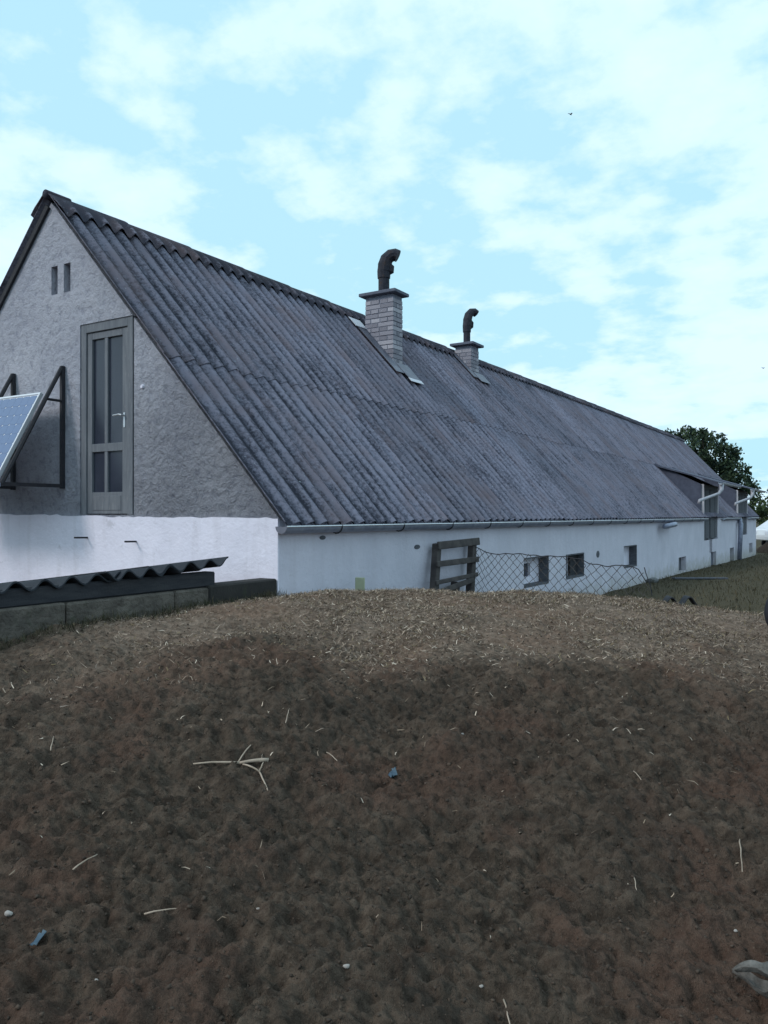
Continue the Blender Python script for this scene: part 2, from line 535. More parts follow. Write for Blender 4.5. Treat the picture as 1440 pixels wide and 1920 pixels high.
def grid_solid(name, top, bot, attr=None, smooth=True):
    """closed thin sheet from two (ni,nj,3) arrays; attr = per-point value stored as 'crest'"""
    ni, nj, _ = top.shape
    v = np.concatenate([top.reshape(-1, 3), bot.reshape(-1, 3)])
    o = ni * nj
    v = np.concatenate([v, v])                              # second copy for the edges, so that they stay crisp
    f = []
    for i in range(ni - 1):
        for j in range(nj - 1):
            a = i * nj + j
            f.append((a, a + nj, a + nj + 1, a + 1))
            f.append((o + a, o + a + 1, o + a + nj + 1, o + a + nj))
    e = 2 * o
    nface = len(f)
    for j in range(nj - 1):
        a = j
        f.append((a, a + 1, o + a + 1, o + a))
        a = (ni - 1) * nj + j
        f.append((a + 1, a, o + a, o + a + 1))
    for i in range(ni - 1):
        a = i * nj
        f.append((a + nj, a, o + a, o + a + nj))
        a = i * nj + nj - 1
        f.append((a, a + nj, o + a + nj, o + a))
    f = f[:nface] + [tuple(e + k for k in q) for q in f[nface:]]
    me = bpy.data.meshes.new(name)
    me.from_pydata(v.tolist(), [], f)
    nt = (ni - 1) * (nj - 1) * 2
    if smooth:
        me.polygons.foreach_set('use_smooth', [i < nt for i in range(len(f))])
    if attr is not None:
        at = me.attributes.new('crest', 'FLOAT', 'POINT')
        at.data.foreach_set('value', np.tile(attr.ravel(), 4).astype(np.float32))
    return me


def cut_boxes(o, boxes):
    """cut openings (x0,x1,y0,y1,z0,z1) out of a wall"""
    for b in boxes:
        c = bpy.data.objects.new('cutter', MB().box(*b).mesh('cutter'))
        COL.objects.link(c)
        c.parent = o.parent
        c.matrix_local = o.matrix_local
        md = o.modifiers.new('openings', 'BOOLEAN')
        md.operation = 'DIFFERENCE'
        md.solver = 'EXACT'
        md.object = c
        bpy.context.view_layer.update()
        me = bpy.data.meshes.new_from_object(o.evaluated_get(bpy.context.evaluated_depsgraph_get()))
        o.modifiers.remove(md)
        o.data = me
        bpy.data.objects.remove(c)


# ------------------------------------------------------------------ house frame: X out of the long wall, Y along it, gable at Y=0
TH = R(-31.8)
CORNER = Vector((-0.98, 7.5, 0))
HX = Vector((math.cos(TH), math.sin(TH), 0))
HY = Vector((-math.sin(TH), math.cos(TH), 0))
LEN = 34.0
WID = 6.8
SLOPE = 1.08
ANG = math.atan(SLOPE)
EAVE = EYE + 0.02


def hw(x, y, z):
    return CORNER + HX * x + HY * y + Vector((0, 0, z))


def roofz(x):
    return EAVE - SLOPE * x


# ------------------------------------------------------------------ terrain
def ss(u):
    u = np.clip(u, 0, 1)
    return u * u * (3 - 2 * u)


_perm = np.random.default_rng(5).random((256, 256))


def vnoise(x, y):
    xi, yi = np.floor(x).astype(int), np.floor(y).astype(int)
    fx, fy = x - xi, y - yi
    fx, fy = fx * fx * (3 - 2 * fx), fy * fy * (3 - 2 * fy)
    g = lambda a, b: _perm[a & 255, b & 255]
    return (g(xi, yi) * (1 - fx) + g(xi + 1, yi) * fx) * (1 - fy) + (g(xi, yi + 1) * (1 - fx) + g(xi + 1, yi + 1) * fx) * fy - 0.5


def clod_field(x, y, cell, seed):
    """lumps of earth: each jittered cell may hold one rounded clod of its own size"""
    x, y = x / cell, y / cell
    xi, yi = np.floor(x).astype(int), np.floor(y).astype(int)
    out = np.zeros_like(x)
    for i in (-1, 0, 1):
        for j in (-1, 0, 1):
            a, b = xi + i, yi + j
            px = a + _perm[(a + seed) & 255, (b * 3 + seed) & 255]
            py = b + _perm[(a * 5 + seed) & 255, (b + 31) & 255]
            r = 0.25 + 0.65 * _perm[(a + 77 + seed) & 255, (b + 9) & 255] ** 1.5
            ang = 6.28 * _perm[(a + 13) & 255, (b + 111 + seed) & 255]
            dx, dy = x - px, y - py
            u = dx * np.cos(ang) + dy * np.sin(ang)
            v = -dx * np.sin(ang) + dy * np.cos(ang)
            d = np.sqrt((u / 1.25) ** 2 + (v / 0.8) ** 2 + 1e-9) / r
            out = np.maximum(out, r * np.clip(1 - d ** 2.2, 0, 1) ** 0.7)
    return out * cell


def terrain(x, y, rough=True):
    """height above datum, straight from the world position"""
    x, y = np.asarray(x, float), np.asarray(y, float)
    dx, dy = x - CORNER.x, y - CORNER.y
    X, Y = dx * HX.x + dy * HX.y, dx * HY.x + dy * HY.y
    base = -1.6 - 0.25 * ss((Y - 8) / 30)
    ye = y + 0.34 * np.maximum(0, -x)
    rise = ss((ye - 1.2) / 5.6)
    fall = 1 - ss((ye - 7.0) / 5.2)
    side = 1 - ss((x - 0.8) / 8.0)
    left = 1 - ss((-x - 4.0) / 5.0)
    z = base + 0.897 * rise * fall * side * left
    # worn strip beside the retaining wall
    z = z - 0.075 * (1 - ss(np.abs(X) / 0.9)) * ss((-Y - 0.05) / 0.8)
    # sunken yard in front of the gable, behind the retaining wall
    pit = ss((-X - 0.06) / 0.10) * ss((0.4 - Y) / 0.2) * ss((Y + 4.6) / 0.2)
    z = z * (1 - pit) + (-1.62) * pit
    if rough:
        near = np.exp(-np.maximum(0, np.hypot(x, y) - 5) / 4)
        bare = 1 - turf_amount(x, y)
        a = 0.10 * vnoise(x * 0.9 + 3, y * 0.9) + 0.075 * vnoise(x * 2.3, y * 2.3 + 7)
        u, v = x * 0.8 + y * 0.6, -x * 0.6 + y * 0.8
        clod = 0.050 * vnoise(u * 3.5, v * 7) + 0.030 * vnoise(u * 10 + 9, v * 17) + 0.026 * vnoise(x * 24, y * 24) + 0.018 * vnoise(x * 55, y * 55)
        wx, wy = x + 0.022 * vnoise(x * 34, y * 34), y + 0.022 * vnoise(x * 34 + 40, y * 34)
        pt = np.clip(vnoise(x * 3 + 50, y * 3) + 0.5, 0, 1)
        clod = clod * 0.9 + 0.14 * clod_field(wx, wy, 0.12, 3) + 0.40 * clod_field(wx, wy, 0.058, 17) * (0.3 + 1.2 * pt) + 0.55 * clod_field(wx, wy, 0.031, 41) * (1.3 - pt)
        z = z + a * (0.35 + 0.65 * near) * (1 - pit) + near * clod * (0.45 + 0.75 * bare) * (1 - pit)
    return z + EYE


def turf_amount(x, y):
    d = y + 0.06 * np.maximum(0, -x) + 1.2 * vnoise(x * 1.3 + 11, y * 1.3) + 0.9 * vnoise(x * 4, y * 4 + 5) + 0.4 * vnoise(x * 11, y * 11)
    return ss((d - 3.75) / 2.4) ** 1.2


def grass_amount(x, y):
    d = y + 0.5 * vnoise(x, y) + 0.12 * np.maximum(0, x)
    return ss((d - 7.6) / 1.6)


def axis(lo, hi, fine, far):
    c = list(np.arange(lo, hi + 1e-6, fine))
    st, p = fine, lo
    left = []
    while p > -far:
        st *= 1.22
        p -= st
        left.append(p)
    st, p = fine, hi
    right = []
    while p < far:
        st *= 1.16
        p += st
        right.append(p)
    return np.array(left[::-1] + c + right)


def make_ground():
    xs = axis(-3.0, 3.4, 0.0088, 1500)
    ys = axis(1.8, 7.2, 0.0088, 1500)
    gx, gy = np.meshgrid(xs, ys, indexing='ij')
    gz = terrain(gx, gy)
    ni, nj = gx.shape
    v = np.stack([gx, gy, gz], -1).reshape(-1, 3)
    idx = np.arange(ni * nj).reshape(ni, nj)
    q = np.stack([idx[:-1, :-1], idx[1:, :-1], idx[1:, 1:], idx[:-1, 1:]], -1).reshape(-1, 4)
    me = bpy.data.meshes.new('ground')
    me.vertices.add(len(v))
    me.vertices.foreach_set('co', v.ravel())
    me.loops.add(q.size)
    me.loops.foreach_set('vertex_index', q.ravel().astype(np.int32))
    me.polygons.add(len(q))
    me.polygons.foreach_set('loop_start', np.arange(0, q.size, 4, dtype=np.int32))
    me.polygons.foreach_set('use_smooth', np.ones(len(q), bool))
    me.update()
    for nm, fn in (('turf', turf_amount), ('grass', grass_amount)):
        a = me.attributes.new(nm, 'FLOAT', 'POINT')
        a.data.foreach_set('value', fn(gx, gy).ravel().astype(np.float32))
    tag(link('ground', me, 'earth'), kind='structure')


make_ground()


def quads_object(name, cen, dirv, side, length, width, tint, m, bend=None):
    """many small blades: cen (n,3) foot, dirv unit direction, side unit width direction"""
    n = len(cen)
    l = length[:, None]
    w = width[:, None] * 0.5
    mid = cen + dirv * l * 0.5 + (bend if bend is not None else 0)
    tip = cen + dirv * l
    v = np.stack([cen - side * w, cen + side * w, mid + side * w * 0.9, mid - side * w * 0.9, tip], 1).reshape(-1, 3)
    b = np.arange(n)[:, None] * 5
    quad = (b + np.array([0, 1, 2, 3]))
    tri = (b + np.array([3, 2, 4]))
    loops = np.concatenate([quad, tri], 1).reshape(-1)
    starts = (np.arange(n)[:, None] * 7 + np.array([0, 4])).reshape(-1)
    me = bpy.data.meshes.new(name)
    me.vertices.add(len(v))
    me.vertices.foreach_set('co', v.ravel())
    me.loops.add(len(loops))
    me.loops.foreach_set('vertex_index', loops.astype(np.int32))
    me.polygons.add(2 * n)
    me.polygons.foreach_set('loop_start', starts.astype(np.int32))
    me.update()
    a = me.attributes.new('tint', 'FLOAT_COLOR', 'FACE')
    c = np.concatenate([np.repeat(tint, 2, 0), np.ones((2 * n, 1))], 1)
    a.data.foreach_set('color', c.ravel().astype(np.float32))
    return link(name, me, m)


def scatter(n, x0, x1, y0, y1, prob):
    x = rng.uniform(x0, x1, n)
    y = rng.uniform(y0, y1, n)
    k = rng.random(n) < prob(x, y)
    x, y = x[k], y[k]
    dx, dy = x - CORNER.x, y - CORNER.y
    X, Y = dx * HX.x + dy * HX.y, dx * HY.x + dy * HY.y
    k = ~(((X < 0.03) & (Y > -4.6)))
    return x[k], y[k]


def blades(name, x, y, lmin, lmax, wmin, wmax, pitch_lo, pitch_hi, cols, label, cat, lift=0.004):
    n = len(x)
    z = terrain(x, y)
    yaw = 9.0 * vnoise(x * 5 + 20, y * 5) + rng.normal(0, 0.8, n) + math.pi * rng.integers(0, 2, n)
    pit = rng.uniform(pitch_lo, pitch_hi, n)
    d = np.stack([np.cos(yaw) * np.cos(pit), np.sin(yaw) * np.cos(pit), np.sin(pit)], 1)
    s = np.stack([-np.sin(yaw), np.cos(yaw), np.zeros(n)], 1)
    # some blades turn their flat side up, some stand on edge
    tilt = rng.uniform(-1, 1, n)[:, None]
    s = s * np.sqrt(1 - 0.6 * tilt ** 2) + np.array([0, 0, 1.0]) * 0.75 * tilt
    L = rng.uniform(lmin, lmax, n) * rng.uniform(0.5, 1, n)
    W = rng.uniform(wmin, wmax, n)
    cols = np.array(cols)
    t = cols[rng.integers(0, len(cols), n)] * rng.uniform(0.65, 1.25, (n, 1))
    bend = np.stack([rng.normal(0, 0.12, n) * L, rng.normal(0, 0.12, n) * L, rng.uniform(0, 0.18, n) * L], 1)
    o = quads_object(name, np.stack([x, y, z + lift], 1), d, s, L, W, t, 'straw', bend)
    return tag(o, label, cat, kind='stuff')


# ------------------------------------------------------------------ the long farm building
house = empty('farm_building', CORNER, TH)
tag(house, 'long low whitewashed farm building with steep grey corrugated roof and two chimneys', 'building')

# walls
gpts = [(0.0 - 0.002, 1.60), (0.0 - 0.002, roofz(0) - 0.06), (-WID / 2, roofz(-WID / 2) - 0.06), (-WID, roofz(0) - 0.06), (-WID, 1.60)]
gable = MB().prism(gpts, 'y', 0.003, 0.26).build('gable_wall', 'stucco', house)
DX0, DX1, DZ0, DZ1 = -2.88, -2.03, EYE + 0.0, EYE + 2.14
cut_boxes(gable, [(DX0 - 0.006, DX1 + 0.035, -0.1, 0.4, DZ0, DZ1),
                  (-3.40, -3.285, -0.1, 0.4, EYE + 2.55, EYE + 2.88), (-3.175, -3.055, -0.1, 0.4, EYE + 2.55, EYE + 2.88)])
for x0, x1 in ((-3.40, -3.285), (-3.175, -3.055)):
    MB().box(x0 - 0.01, x1 + 0.01, 0.13, 0.15, EYE + 2.5, EYE + 2.9).build('vent_slot', 'door_wood', house)


def wavy_band():
    xs = np.linspace(-WID, -0.002, 90)
    top = 1.715 - 0.012 * (xs / WID) * 5 + np.array([0.022 * vnoise(np.array(x * 3.0), np.array(1.0)) + 0.016 * vnoise(np.array(x * 14.0), np.array(4.0)) for x in xs])
    pts = [(-0.002, -0.5)] + [(float(x), float(z)) for x, z in zip(xs[::-1], top[::-1])] + [(-WID, -0.5)]
    return MB().prism(pts, 'y', -0.022, 0.20)


wavy_band().build('lower_gable_wall', 'whitewash', house)
WINS = [(6.05, 7.17, 0.585, 1.065), (8.04, 9.08, 0.585, 1.035), (11.87, 12.96, 0.565, 1.06)]
VENTS = [(17.5, 18.5, 0.14, 0.55), (26.5, 27.5, -0.04, 0.50), (31.7, 32.7, 0.10, 0.52)]
LOFT = [(21.3, 23.8), (28.5, 31.0)]


def wall_with_holes(y0, y1, z0, z1, xf, xb, holes):
    """wall slab with rectangular openings (ya, yb, za, zb), one closed mesh with reveals"""
    ys = sorted({y0, y1} | {h[0] for h in holes} | {h[1] for h in holes})
    zs = sorted({z0, z1} | {min(h[2], z1) for h in holes} | {min(h[3], z1) for h in holes})
    solid = {}
    for i in range(len(ys) - 1):
        for k in range(len(zs) - 1):
            cy, cz = (ys[i] + ys[i + 1]) / 2, (zs[k] + zs[k + 1]) / 2
            solid[i, k] = not any(h[0] < cy < h[1] and h[2] < cz < h[3] for h in holes)
    vid, mb = {}, MB()

    def V(i, k, b):
        if (i, k, b) not in vid:
            vid[i, k, b] = len(mb.v)
            mb.v.append((xb if b else xf, ys[i], zs[k]))
        return vid[i, k, b]
    for (i, k), on in solid.items():
        if not on:
            continue
        mb.f.append((V(i, k, 0), V(i + 1, k, 0), V(i + 1, k + 1, 0), V(i, k + 1, 0)))
        mb.f.append((V(i, k, 1), V(i, k + 1, 1), V(i + 1, k + 1, 1), V(i + 1, k, 1)))
        for di, dk, p, q in ((-1, 0, (i, k), (i, k + 1)), (1, 0, (i + 1, k), (i + 1, k + 1)), (0, -1, (i, k), (i + 1, k)), (0, 1, (i, k + 1), (i + 1, k + 1))):
            if not solid.get((i + di, k + dk), False):
                mb.f.append((V(*p, 0), V(*q, 0), V(*q, 1), V(*p, 1)))
    return mb


wall_with_holes(0.0, LEN - 0.1, -0.6, 1.70, 0.0, -0.28, WINS + VENTS + [(a, b, 0.92, 2.0) for a, b in LOFT] + [(22.25, 22.75, 0.50, 0.92), (22.5, 23.5, 0.02, 0.50)]).build('long_wall', 'shaded_whitewash', house)
MB().box(-WID, -WID + 0.25, 0.21, LEN - 0.1, -0.6, 1.70).build('rear_wall', 'whitewash', house)
MB().prism([(-0.3, -0.5), (-0.3, roofz(-0.3) - 0.07), (-WID / 2, roofz(-WID / 2) - 0.07), (-WID + 0.3, roofz(-0.3) - 0.07), (-WID + 0.3, -0.5)], 'y', LEN - 0.4, LEN - 0.15).build('end_gable_wall', 'stucco', house)
MB().box(-WID + 0.26, -0.29, 0.3, LEN - 0.5, 0.0, 0.1).build('floor_slab', 'old_concrete', house)

# --- roof of single corrugated sheets
PITCH, NW, AMP, THK = 0.22, 5, 0.03, 0.008
roof = empty('roof', (0, 0, 0), 0, house)


def sheet_mesh(L, name, nu=2):
    nv = NW * 8
    v = np.linspace(0, NW * PITCH, nv + 1)
    u = np.linspace(0, L, nu)
    V, U = np.meshgrid(v, u, indexing='ij')
    W = AMP * np.cos(2 * math.pi * V / PITCH)
    top = np.stack([V, U, W], -1)
    bot = np.stack([V, U, W - THK], -1)
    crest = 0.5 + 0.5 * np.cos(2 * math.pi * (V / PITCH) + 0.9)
    me = grid_solid(name, top, bot, crest)
    me.materials.append(M['fibre_cement'])
    return me


SEAM = 1.50                                                # horizontal distance of the lap from the wall line
LOW_L = (SEAM + 0.09 + 0.10) / math.cos(ANG)
UP_L = (WID / 2 - SEAM) / math.cos(ANG) - 0.02
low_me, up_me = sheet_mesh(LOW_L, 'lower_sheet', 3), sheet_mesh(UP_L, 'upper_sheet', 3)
ca, sa = math.cos(ANG), math.sin(ANG)
NCOL = 31
Y0 = -0.06


def sheet_matrix(front, x_start, y, w, tilt, yaw):
    """place a sheet: lower edge at horizontal distance x_start from the wall line, lifted w along the normal"""
    if front:
        o = Vector((-x_start, y, roofz(-x_start))) + w * Vector((sa, 0, ca))
        ax, ay, az = Vector((0, 1, 0)), Vector((-ca, 0, sa)), Vector((sa, 0, ca))
    else:
        o = Vector((-WID + x_start, y, roofz(-x_start))) + w * Vector((-sa, 0, ca))
        ax, ay, az = Vector((0, -1, 0)), Vector((ca, 0, sa)), Vector((-sa, 0, ca))
    m = Matrix((ax, ay, az)).transposed().to_4x4()
    return Matrix.Translation(o) @ m @ Matrix.Rotation(yaw, 4, 'Z') @ Matrix.Rotation(tilt, 4, 'X')


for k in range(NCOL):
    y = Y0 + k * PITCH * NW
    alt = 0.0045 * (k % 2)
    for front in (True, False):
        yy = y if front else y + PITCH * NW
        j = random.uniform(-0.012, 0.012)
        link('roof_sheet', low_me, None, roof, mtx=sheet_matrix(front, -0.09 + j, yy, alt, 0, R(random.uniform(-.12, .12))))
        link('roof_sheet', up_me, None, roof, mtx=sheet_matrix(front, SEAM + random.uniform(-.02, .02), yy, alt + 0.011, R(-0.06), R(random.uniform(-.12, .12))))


def ridge_mesh():
    nv = NW * 8
    v = np.linspace(0, NW * PITCH + 0.03, nv + 1)
    prof = [(-0.27, 1.0), (-0.20, 0.9), (-0.13, 0.35), (-0.07, 0.0), (-0.03, 0.0), (0.0, 0.0), (0.03, 0.0), (0.07, 0.0), (0.13, 0.35), (0.20, 0.9), (0.27, 1.0)]
    top = np.zeros((len(prof), nv + 1, 3))
    cr = np.zeros((len(prof), nv + 1))
    for i, (x, a) in enumerate(prof):
        roundz = max(0, 0.055 - abs(x)) * 0.75
        wave = AMP * np.cos(2 * math.pi * v / PITCH)
        lift = 0.052
        z = -SLOPE * abs(x) + lift / ca - roundz + a * wave * 1.0 / ca + 0.012 * v / (NW * PITCH)
        top[i, :, 0] = -x
        top[i, :, 1] = v
        top[i, :, 2] = z
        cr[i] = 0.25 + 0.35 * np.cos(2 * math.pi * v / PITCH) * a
    bot = top.copy()
    bot[:, :, 2] -= 0.012
    me = grid_solid('ridge_cap', top[::-1], bot[::-1], cr[::-1])
    me.materials.append(M['fibre_cement'])
    return me


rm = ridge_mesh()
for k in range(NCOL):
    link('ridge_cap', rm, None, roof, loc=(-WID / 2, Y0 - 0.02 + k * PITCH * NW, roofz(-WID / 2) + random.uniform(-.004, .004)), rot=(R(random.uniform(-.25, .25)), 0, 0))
# rounded end of the ridge, dark strip painting in the shade under the left overhang
MB().tube([(-WID / 2, Y0 - 0.024, roofz(-WID / 2) + 0.015), (-WID / 2, Y0 + 0.3, roofz(-WID / 2) + 0.015)], 0.05, 10).build('ridge_end', 'fibre_cement', roof, smooth=True)
for sgn in (1, -1):
    a = Vector((0.02 if sgn > 0 else -WID - 0.02, -0.012, roofz(0.02) - 0.135))
    b = Vector((-WID / 2, -0.012, roofz(-WID / 2) - 0.135))
    d = (b - a)
    m = Matrix.Translation(a) @ d.to_track_quat('X', 'Z').to_matrix().to_4x4()
    if sgn < 0:
        MB().box(0, d.length, -0.022, 0.010, 0.015, 0.075, m).build('verge_shade_strip', 'dark_timber', roof)

# --- gutter, hooks
gut = empty('gutter', (0, 0, 0), 0, house)


def half_pipe(r, y0, y1, x, z, seg=10):
    th = np.linspace(math.pi, 2 * math.pi, seg + 1)
    top = np.zeros((seg + 1, 2, 3))
    bot = np.zeros((seg + 1, 2, 3))
    for i, t in enumerate(th):
        for j, y in enumerate((y0, y1)):
            top[i, j] = (x + (r - 0.004) * math.cos(t), y, z + (r - 0.004) * math.sin(t))
            bot[i, j] = (x + r * math.cos(t), y, z + r * math.sin(t))
    return grid_solid('gutter', top, bot)


GX, GZ, GR = 0.075, 1.640, 0.068
for i, (a, b) in enumerate(((-0.06, 3.0), (3.0, 6.05), (6.05, 9.1), (9.1, 12.1), (12.1, 15.2), (15.2, 18.2), (18.2, 21.2), (24.6, 28.4), (31.1, 33.8))):
    link('gutter_channel', half_pipe(GR + 0.0015 * (i % 2), a, b + 0.02, GX, GZ - 0.002 * i), 'zinc', gut)
    z = GZ - 0.002 * i
    MB().tube([(GX + GR, a, z), (GX + GR, b, z)], 0.009, 6).build('gutter_rim', 'panel_frame', gut)
capp = [(GX + GR * math.cos(t), GZ + GR * math.sin(t)) for t in np.linspace(math.pi, 2 * math.pi, 15)]
MB().prism(capp, 'y', -0.068, -0.062).build('gutter_end_cap', 'flashing', gut)
y = 0.82
while y < 21:
    MB().tube([(GX + (GR + 0.006) * math.cos(t), y, GZ - 0.005 + (GR + 0.006) * math.sin(t)) for t in np.linspace(math.pi * 0.9, 2.05 * math.pi, 9)], 0.007, 5).build('gutter_hook', 'iron', gut)
    y += 1.2 + random.uniform(-.05, .05)

# --- glazed door in the gable
door = empty('door', (0, 0, 0), 0, house)
FY = 0.014                                   # recess of the frame behind the render
w = 0.085
MB().box(DX0, DX0 + w, FY, FY + 0.08, DZ0, DZ1).build('frame_post', 'door_wood', door, bevel=0.004)
MB().box(DX1 - w, DX1, FY, FY + 0.08, DZ0, DZ1).build('frame_post', 'door_wood', door, bevel=0.004)
MB().box(DX0 + w, DX1 - w, FY, FY + 0.08, DZ1 - 0.10, DZ1).build('frame_head', 'door_wood', door, bevel=0.004)
lx0, lx1 = DX0 + w + 0.004, DX1 - w - 0.004
LY0, LY1 = FY + 0.018, FY + 0.06
cx = (lx0 + lx1) / 2 - 0.03
st, mu = 0.075, 0.05
MB().box(lx0, lx0 + st, LY0, LY1, DZ0 + 0.01, DZ1 - 0.104).build('stile', 'door_wood', door, bevel=0.003)
MB().box(lx1 - st - 0.02, lx1, LY0, LY1, DZ0 + 0.01, DZ1 - 0.104).build('stile', 'door_wood', door, bevel=0.003)
for z0, z1, nm in ((DZ0 + 0.01, DZ0 + 0.25, 'bottom_rail'), (DZ0 + 0.70, DZ0 + 0.79, 'middle_rail'), (DZ1 - 0.18, DZ1 - 0.104, 'top_rail')):
    MB().box(lx0 + st, lx1 - st - 0.02, LY0 + 0.002, LY1, z0, z1).build(nm, 'door_wood', door, bevel=0.003)
for z0, z1 in ((DZ0 + 0.25, DZ0 + 0.70), (DZ0 + 0.79, DZ1 - 0.18)):
    MB().box(cx - mu / 2, cx + mu / 2, LY0 + 0.004, LY1, z0, z1).build('mullion', 'door_wood', door, bevel=0.003)
    for a, b in ((lx0 + st, cx - mu / 2), (cx + mu / 2, lx1 - st - 0.02)):
        MB().box(a, b, LY1 - 0.012, LY1 - 0.004, z0, z1).build('pane', 'glass_dark', door)
MB().box(lx0 + st + 0.02, lx1 - st - 0.04, LY0 - 0.004, LY0 + 0.004, DZ0 + 0.05, DZ0 + 0.21).build('kick_panel', 'door_wood', door, bevel=0.003)
hz = DZ0 + 1.06
hx = lx1 - 0.06
hd = MB().box(hx - 0.014, hx + 0.014, LY0 - 0.006, LY0, hz - 0.11, hz + 0.05)
hd.tube([(hx, LY0 - 0.004, hz + 0.02), (hx, LY0 - 0.05, hz + 0.02), (hx - 0.03, LY0 - 0.055, hz + 0.025), (hx - 0.12, LY0 - 0.055, hz + 0.018)], 0.010, 6)
hd.build('handle', 'steel_bright', door)
# iron pegs in the white wall, lime spot on the render, small plates on the long wall
for x, z, l in ((-2.72, EYE - 0.255, 0.17), (-1.93, EYE - 0.285, 0.15)):
    MB().tube([(x, 0.05, z), (x, -0.022 - l, z + 0.004)], 0.011, 6).build('iron_peg', 'iron', house)
MB().tube([(-1.86, 0.01, EYE + 1.36), (-1.86, -0.018, EYE + 1.36)], [0.028, 0.018], 8).build('lime_spot', 'whitewash', house)
for yy, zz, ry, rz in ((0.68, 1.52, 0.05, 0.022), (2.62, 1.36, 0.07, 0.028), (2.75, 0.83, 0.07, 0.018), (9.95, 0.965, 0.10, 0.07)):
    pts = [(yy + ry * math.cos(t), zz + rz * math.sin(t)) for t in np.linspace(0, 2 * math.pi, 13)[:-1]]
    MB().prism(pts, 'x', -0.01, 0.006).build('wall_plate', 'grey_wood', house)

# --- windows and hatches of the long wall
for i, (a, b, c, d) in enumerate(WINS):
    wn = empty('window', (0, 0, 0), 0, house)
    X0, X1 = -0.24, -0.17
    ra, rb, rc, rd = a + 0.004, b - 0.004, c + 0.004, d - 0.004
    # wooden boxing that lines the reveal, darker than the wall
    MB().box(-0.165, 0.004, rb - 0.03, rb, rc, rd).build('reveal_board', 'grey_wood', wn)
    MB().box(-0.165, 0.004, ra, rb - 0.031, rc, rc + 0.03).build('sill', 'grey_wood', wn)
    MB().box(-0.165, 0.004, ra, rb - 0.031, rd - 0.02, rd).build('lintel_board', 'grey_wood', wn)
    fm = 'whitewash' if i != 1 else 'grey_wood'
    g0, g1 = ((ra + 0.12, rb - 0.42), (ra + 0.40, rb - 0.46), (ra + 0.10, rb - 0.50))[i]
    h0, h1 = ((rc + 0.14, rd - 0.11), (rc + 0.12, rd - 0.07), (rc + 0.14, rd - 0.12))[i]
    MB().box(X0, X1, ra, g0, rc, rd).build('frame_side', fm, wn)
    MB().box(X0, X1, g1, rb, rc, rd).build('frame_side', 'whitewash' if i == 1 else fm, wn)
    MB().box(X0, X1 - 0.003, g0, g1, rc, h0).build('frame_bottom', fm, wn)
    MB().box(X0, X1 - 0.003, g0, g1, h1, rd).build('frame_top', fm, wn)
    MB().box(X0 + 0.02, X0 + 0.03, g0, g1, h0, h1).build('pane', 'glass_dark', wn)
    if i == 1:
        MB().box(X0 - 0.02, X1 + 0.05, rb - 0.44, rb - 0.034, rc + 0.031, rd - 0.021).build('shutter', 'dark_timber', wn)
for a, b, c, d in VENTS:
    MB().box(-0.165, -0.14, a + 0.004, b - 0.004, c + 0.004, d - 0.004).build('vent_hatch', 'grey_wood', house)

# elbow pipe sticking out of the long wall
MB().tube([(-0.05, 16.3, 1.50), (0.10, 16.3, 1.50), (0.17, 16.24, 1.50), (0.19, 16.12, 1.50), (0.19, 14.95, 1.46)], 0.065, 10).build('elbow_pipe', 'zinc', house, smooth=True)

# --- loft dormers with canopies
for di, (a, b) in enumerate(LOFT):
    dm = empty('loft_dormer', (0, 0, 0), 0, house)
    ztop = EYE + 0.98
    MB().box(-0.06, 0.010, a - 0.10, a, 1.705, ztop).build('jamb', 'jamb_wash', dm)
    MB().box(-0.06, 0.010, b, b + 0.12, 1.705, ztop).build('jamb', 'jamb_wash', dm)
    MB().box(-0.10, 0.005, a, b, ztop - 0.16, ztop).build('lintel', 'grey_wood', dm)
    mid = (a + b) / 2
    nb = 6
    for q in range(nb):
        p0 = a + 0.01 + (b - a - 0.02) * q / nb
        p1 = a + 0.01 + (b - a - 0.02) * (q + 1) / nb
        if q == 2 and di == 0:
            p1 -= 0.12
        lo = 0.93 + (0.04 if q % 2 else 0.0)
        MB().box(-0.06, -0.03 + 0.006 * (q % 2), p0 + 0.006, p1 - 0.006, lo, ztop - 0.165).build('door_board', 'grey_wood', dm)
    for yy in (a - 0.16, b + 0.02):
        xs_ = [-1.45, -0.221, -0.221]
        MB().prism([(-1.55, roofz(-1.55) + 0.03), (-0.064, roofz(-0.064) + 0.03), (-0.064, ztop), ], 'y', yy, yy + 0.08).build('cheek', 'cheek_board', dm)
    # canopy
    c0, c1 = a - 0.3, b + 1.0
    zf, zb = EYE + 1.0, EYE + 1.62
    MB().prism([(0.5, zf), (0.5, zf + 0.035), (-1.56, zb + 0.06), (-1.56, zb)], 'y', c0, c1).build('canopy', 'cheek_board', dm)
    link('canopy_gutter', half_pipe(0.07, c0 - 0.1, c1, 0.56, zf + 0.01), 'zinc_pale', dm)
    MB().tube([(0.56, c0 + 0.05, zf - 0.04), (0.56, c0 + 0.02, zf - 0.22), (0.50, c0 - 0.10, zf - 0.34), (0.22, c0 - 0.75, zf - 0.50), (0.10, c0 - 1.0, zf - 0.56), (0.08, c0 - 1.02, zf - 0.66)], [0.075, 0.065, 0.05, 0.05, 0.05, 0.05], 8).build('drain_spout', 'zinc_pale', dm, smooth=True)
MB().box(-0.15, -0.13, 22.26, 22.74, 0.45, 0.92).build('hole_dark_sheet', 'black_void', house)  # black sheet painting in the dark inside the wall hole
MB().box(-0.158, -0.11, 22.5, 23.5, 0.02, 0.50).build('block_infill', 'cap_concrete', house)
dp = MB().tube([(0.09, 28.35, 1.58), (0.10, 28.3, 1.46), (0.16, 28.1, 1.38), (0.16, 28.05, 1.2), (0.12, 27.95, 0.0)], 0.085, 8)
dp.build('downpipe', 'zinc', house, smooth=True)

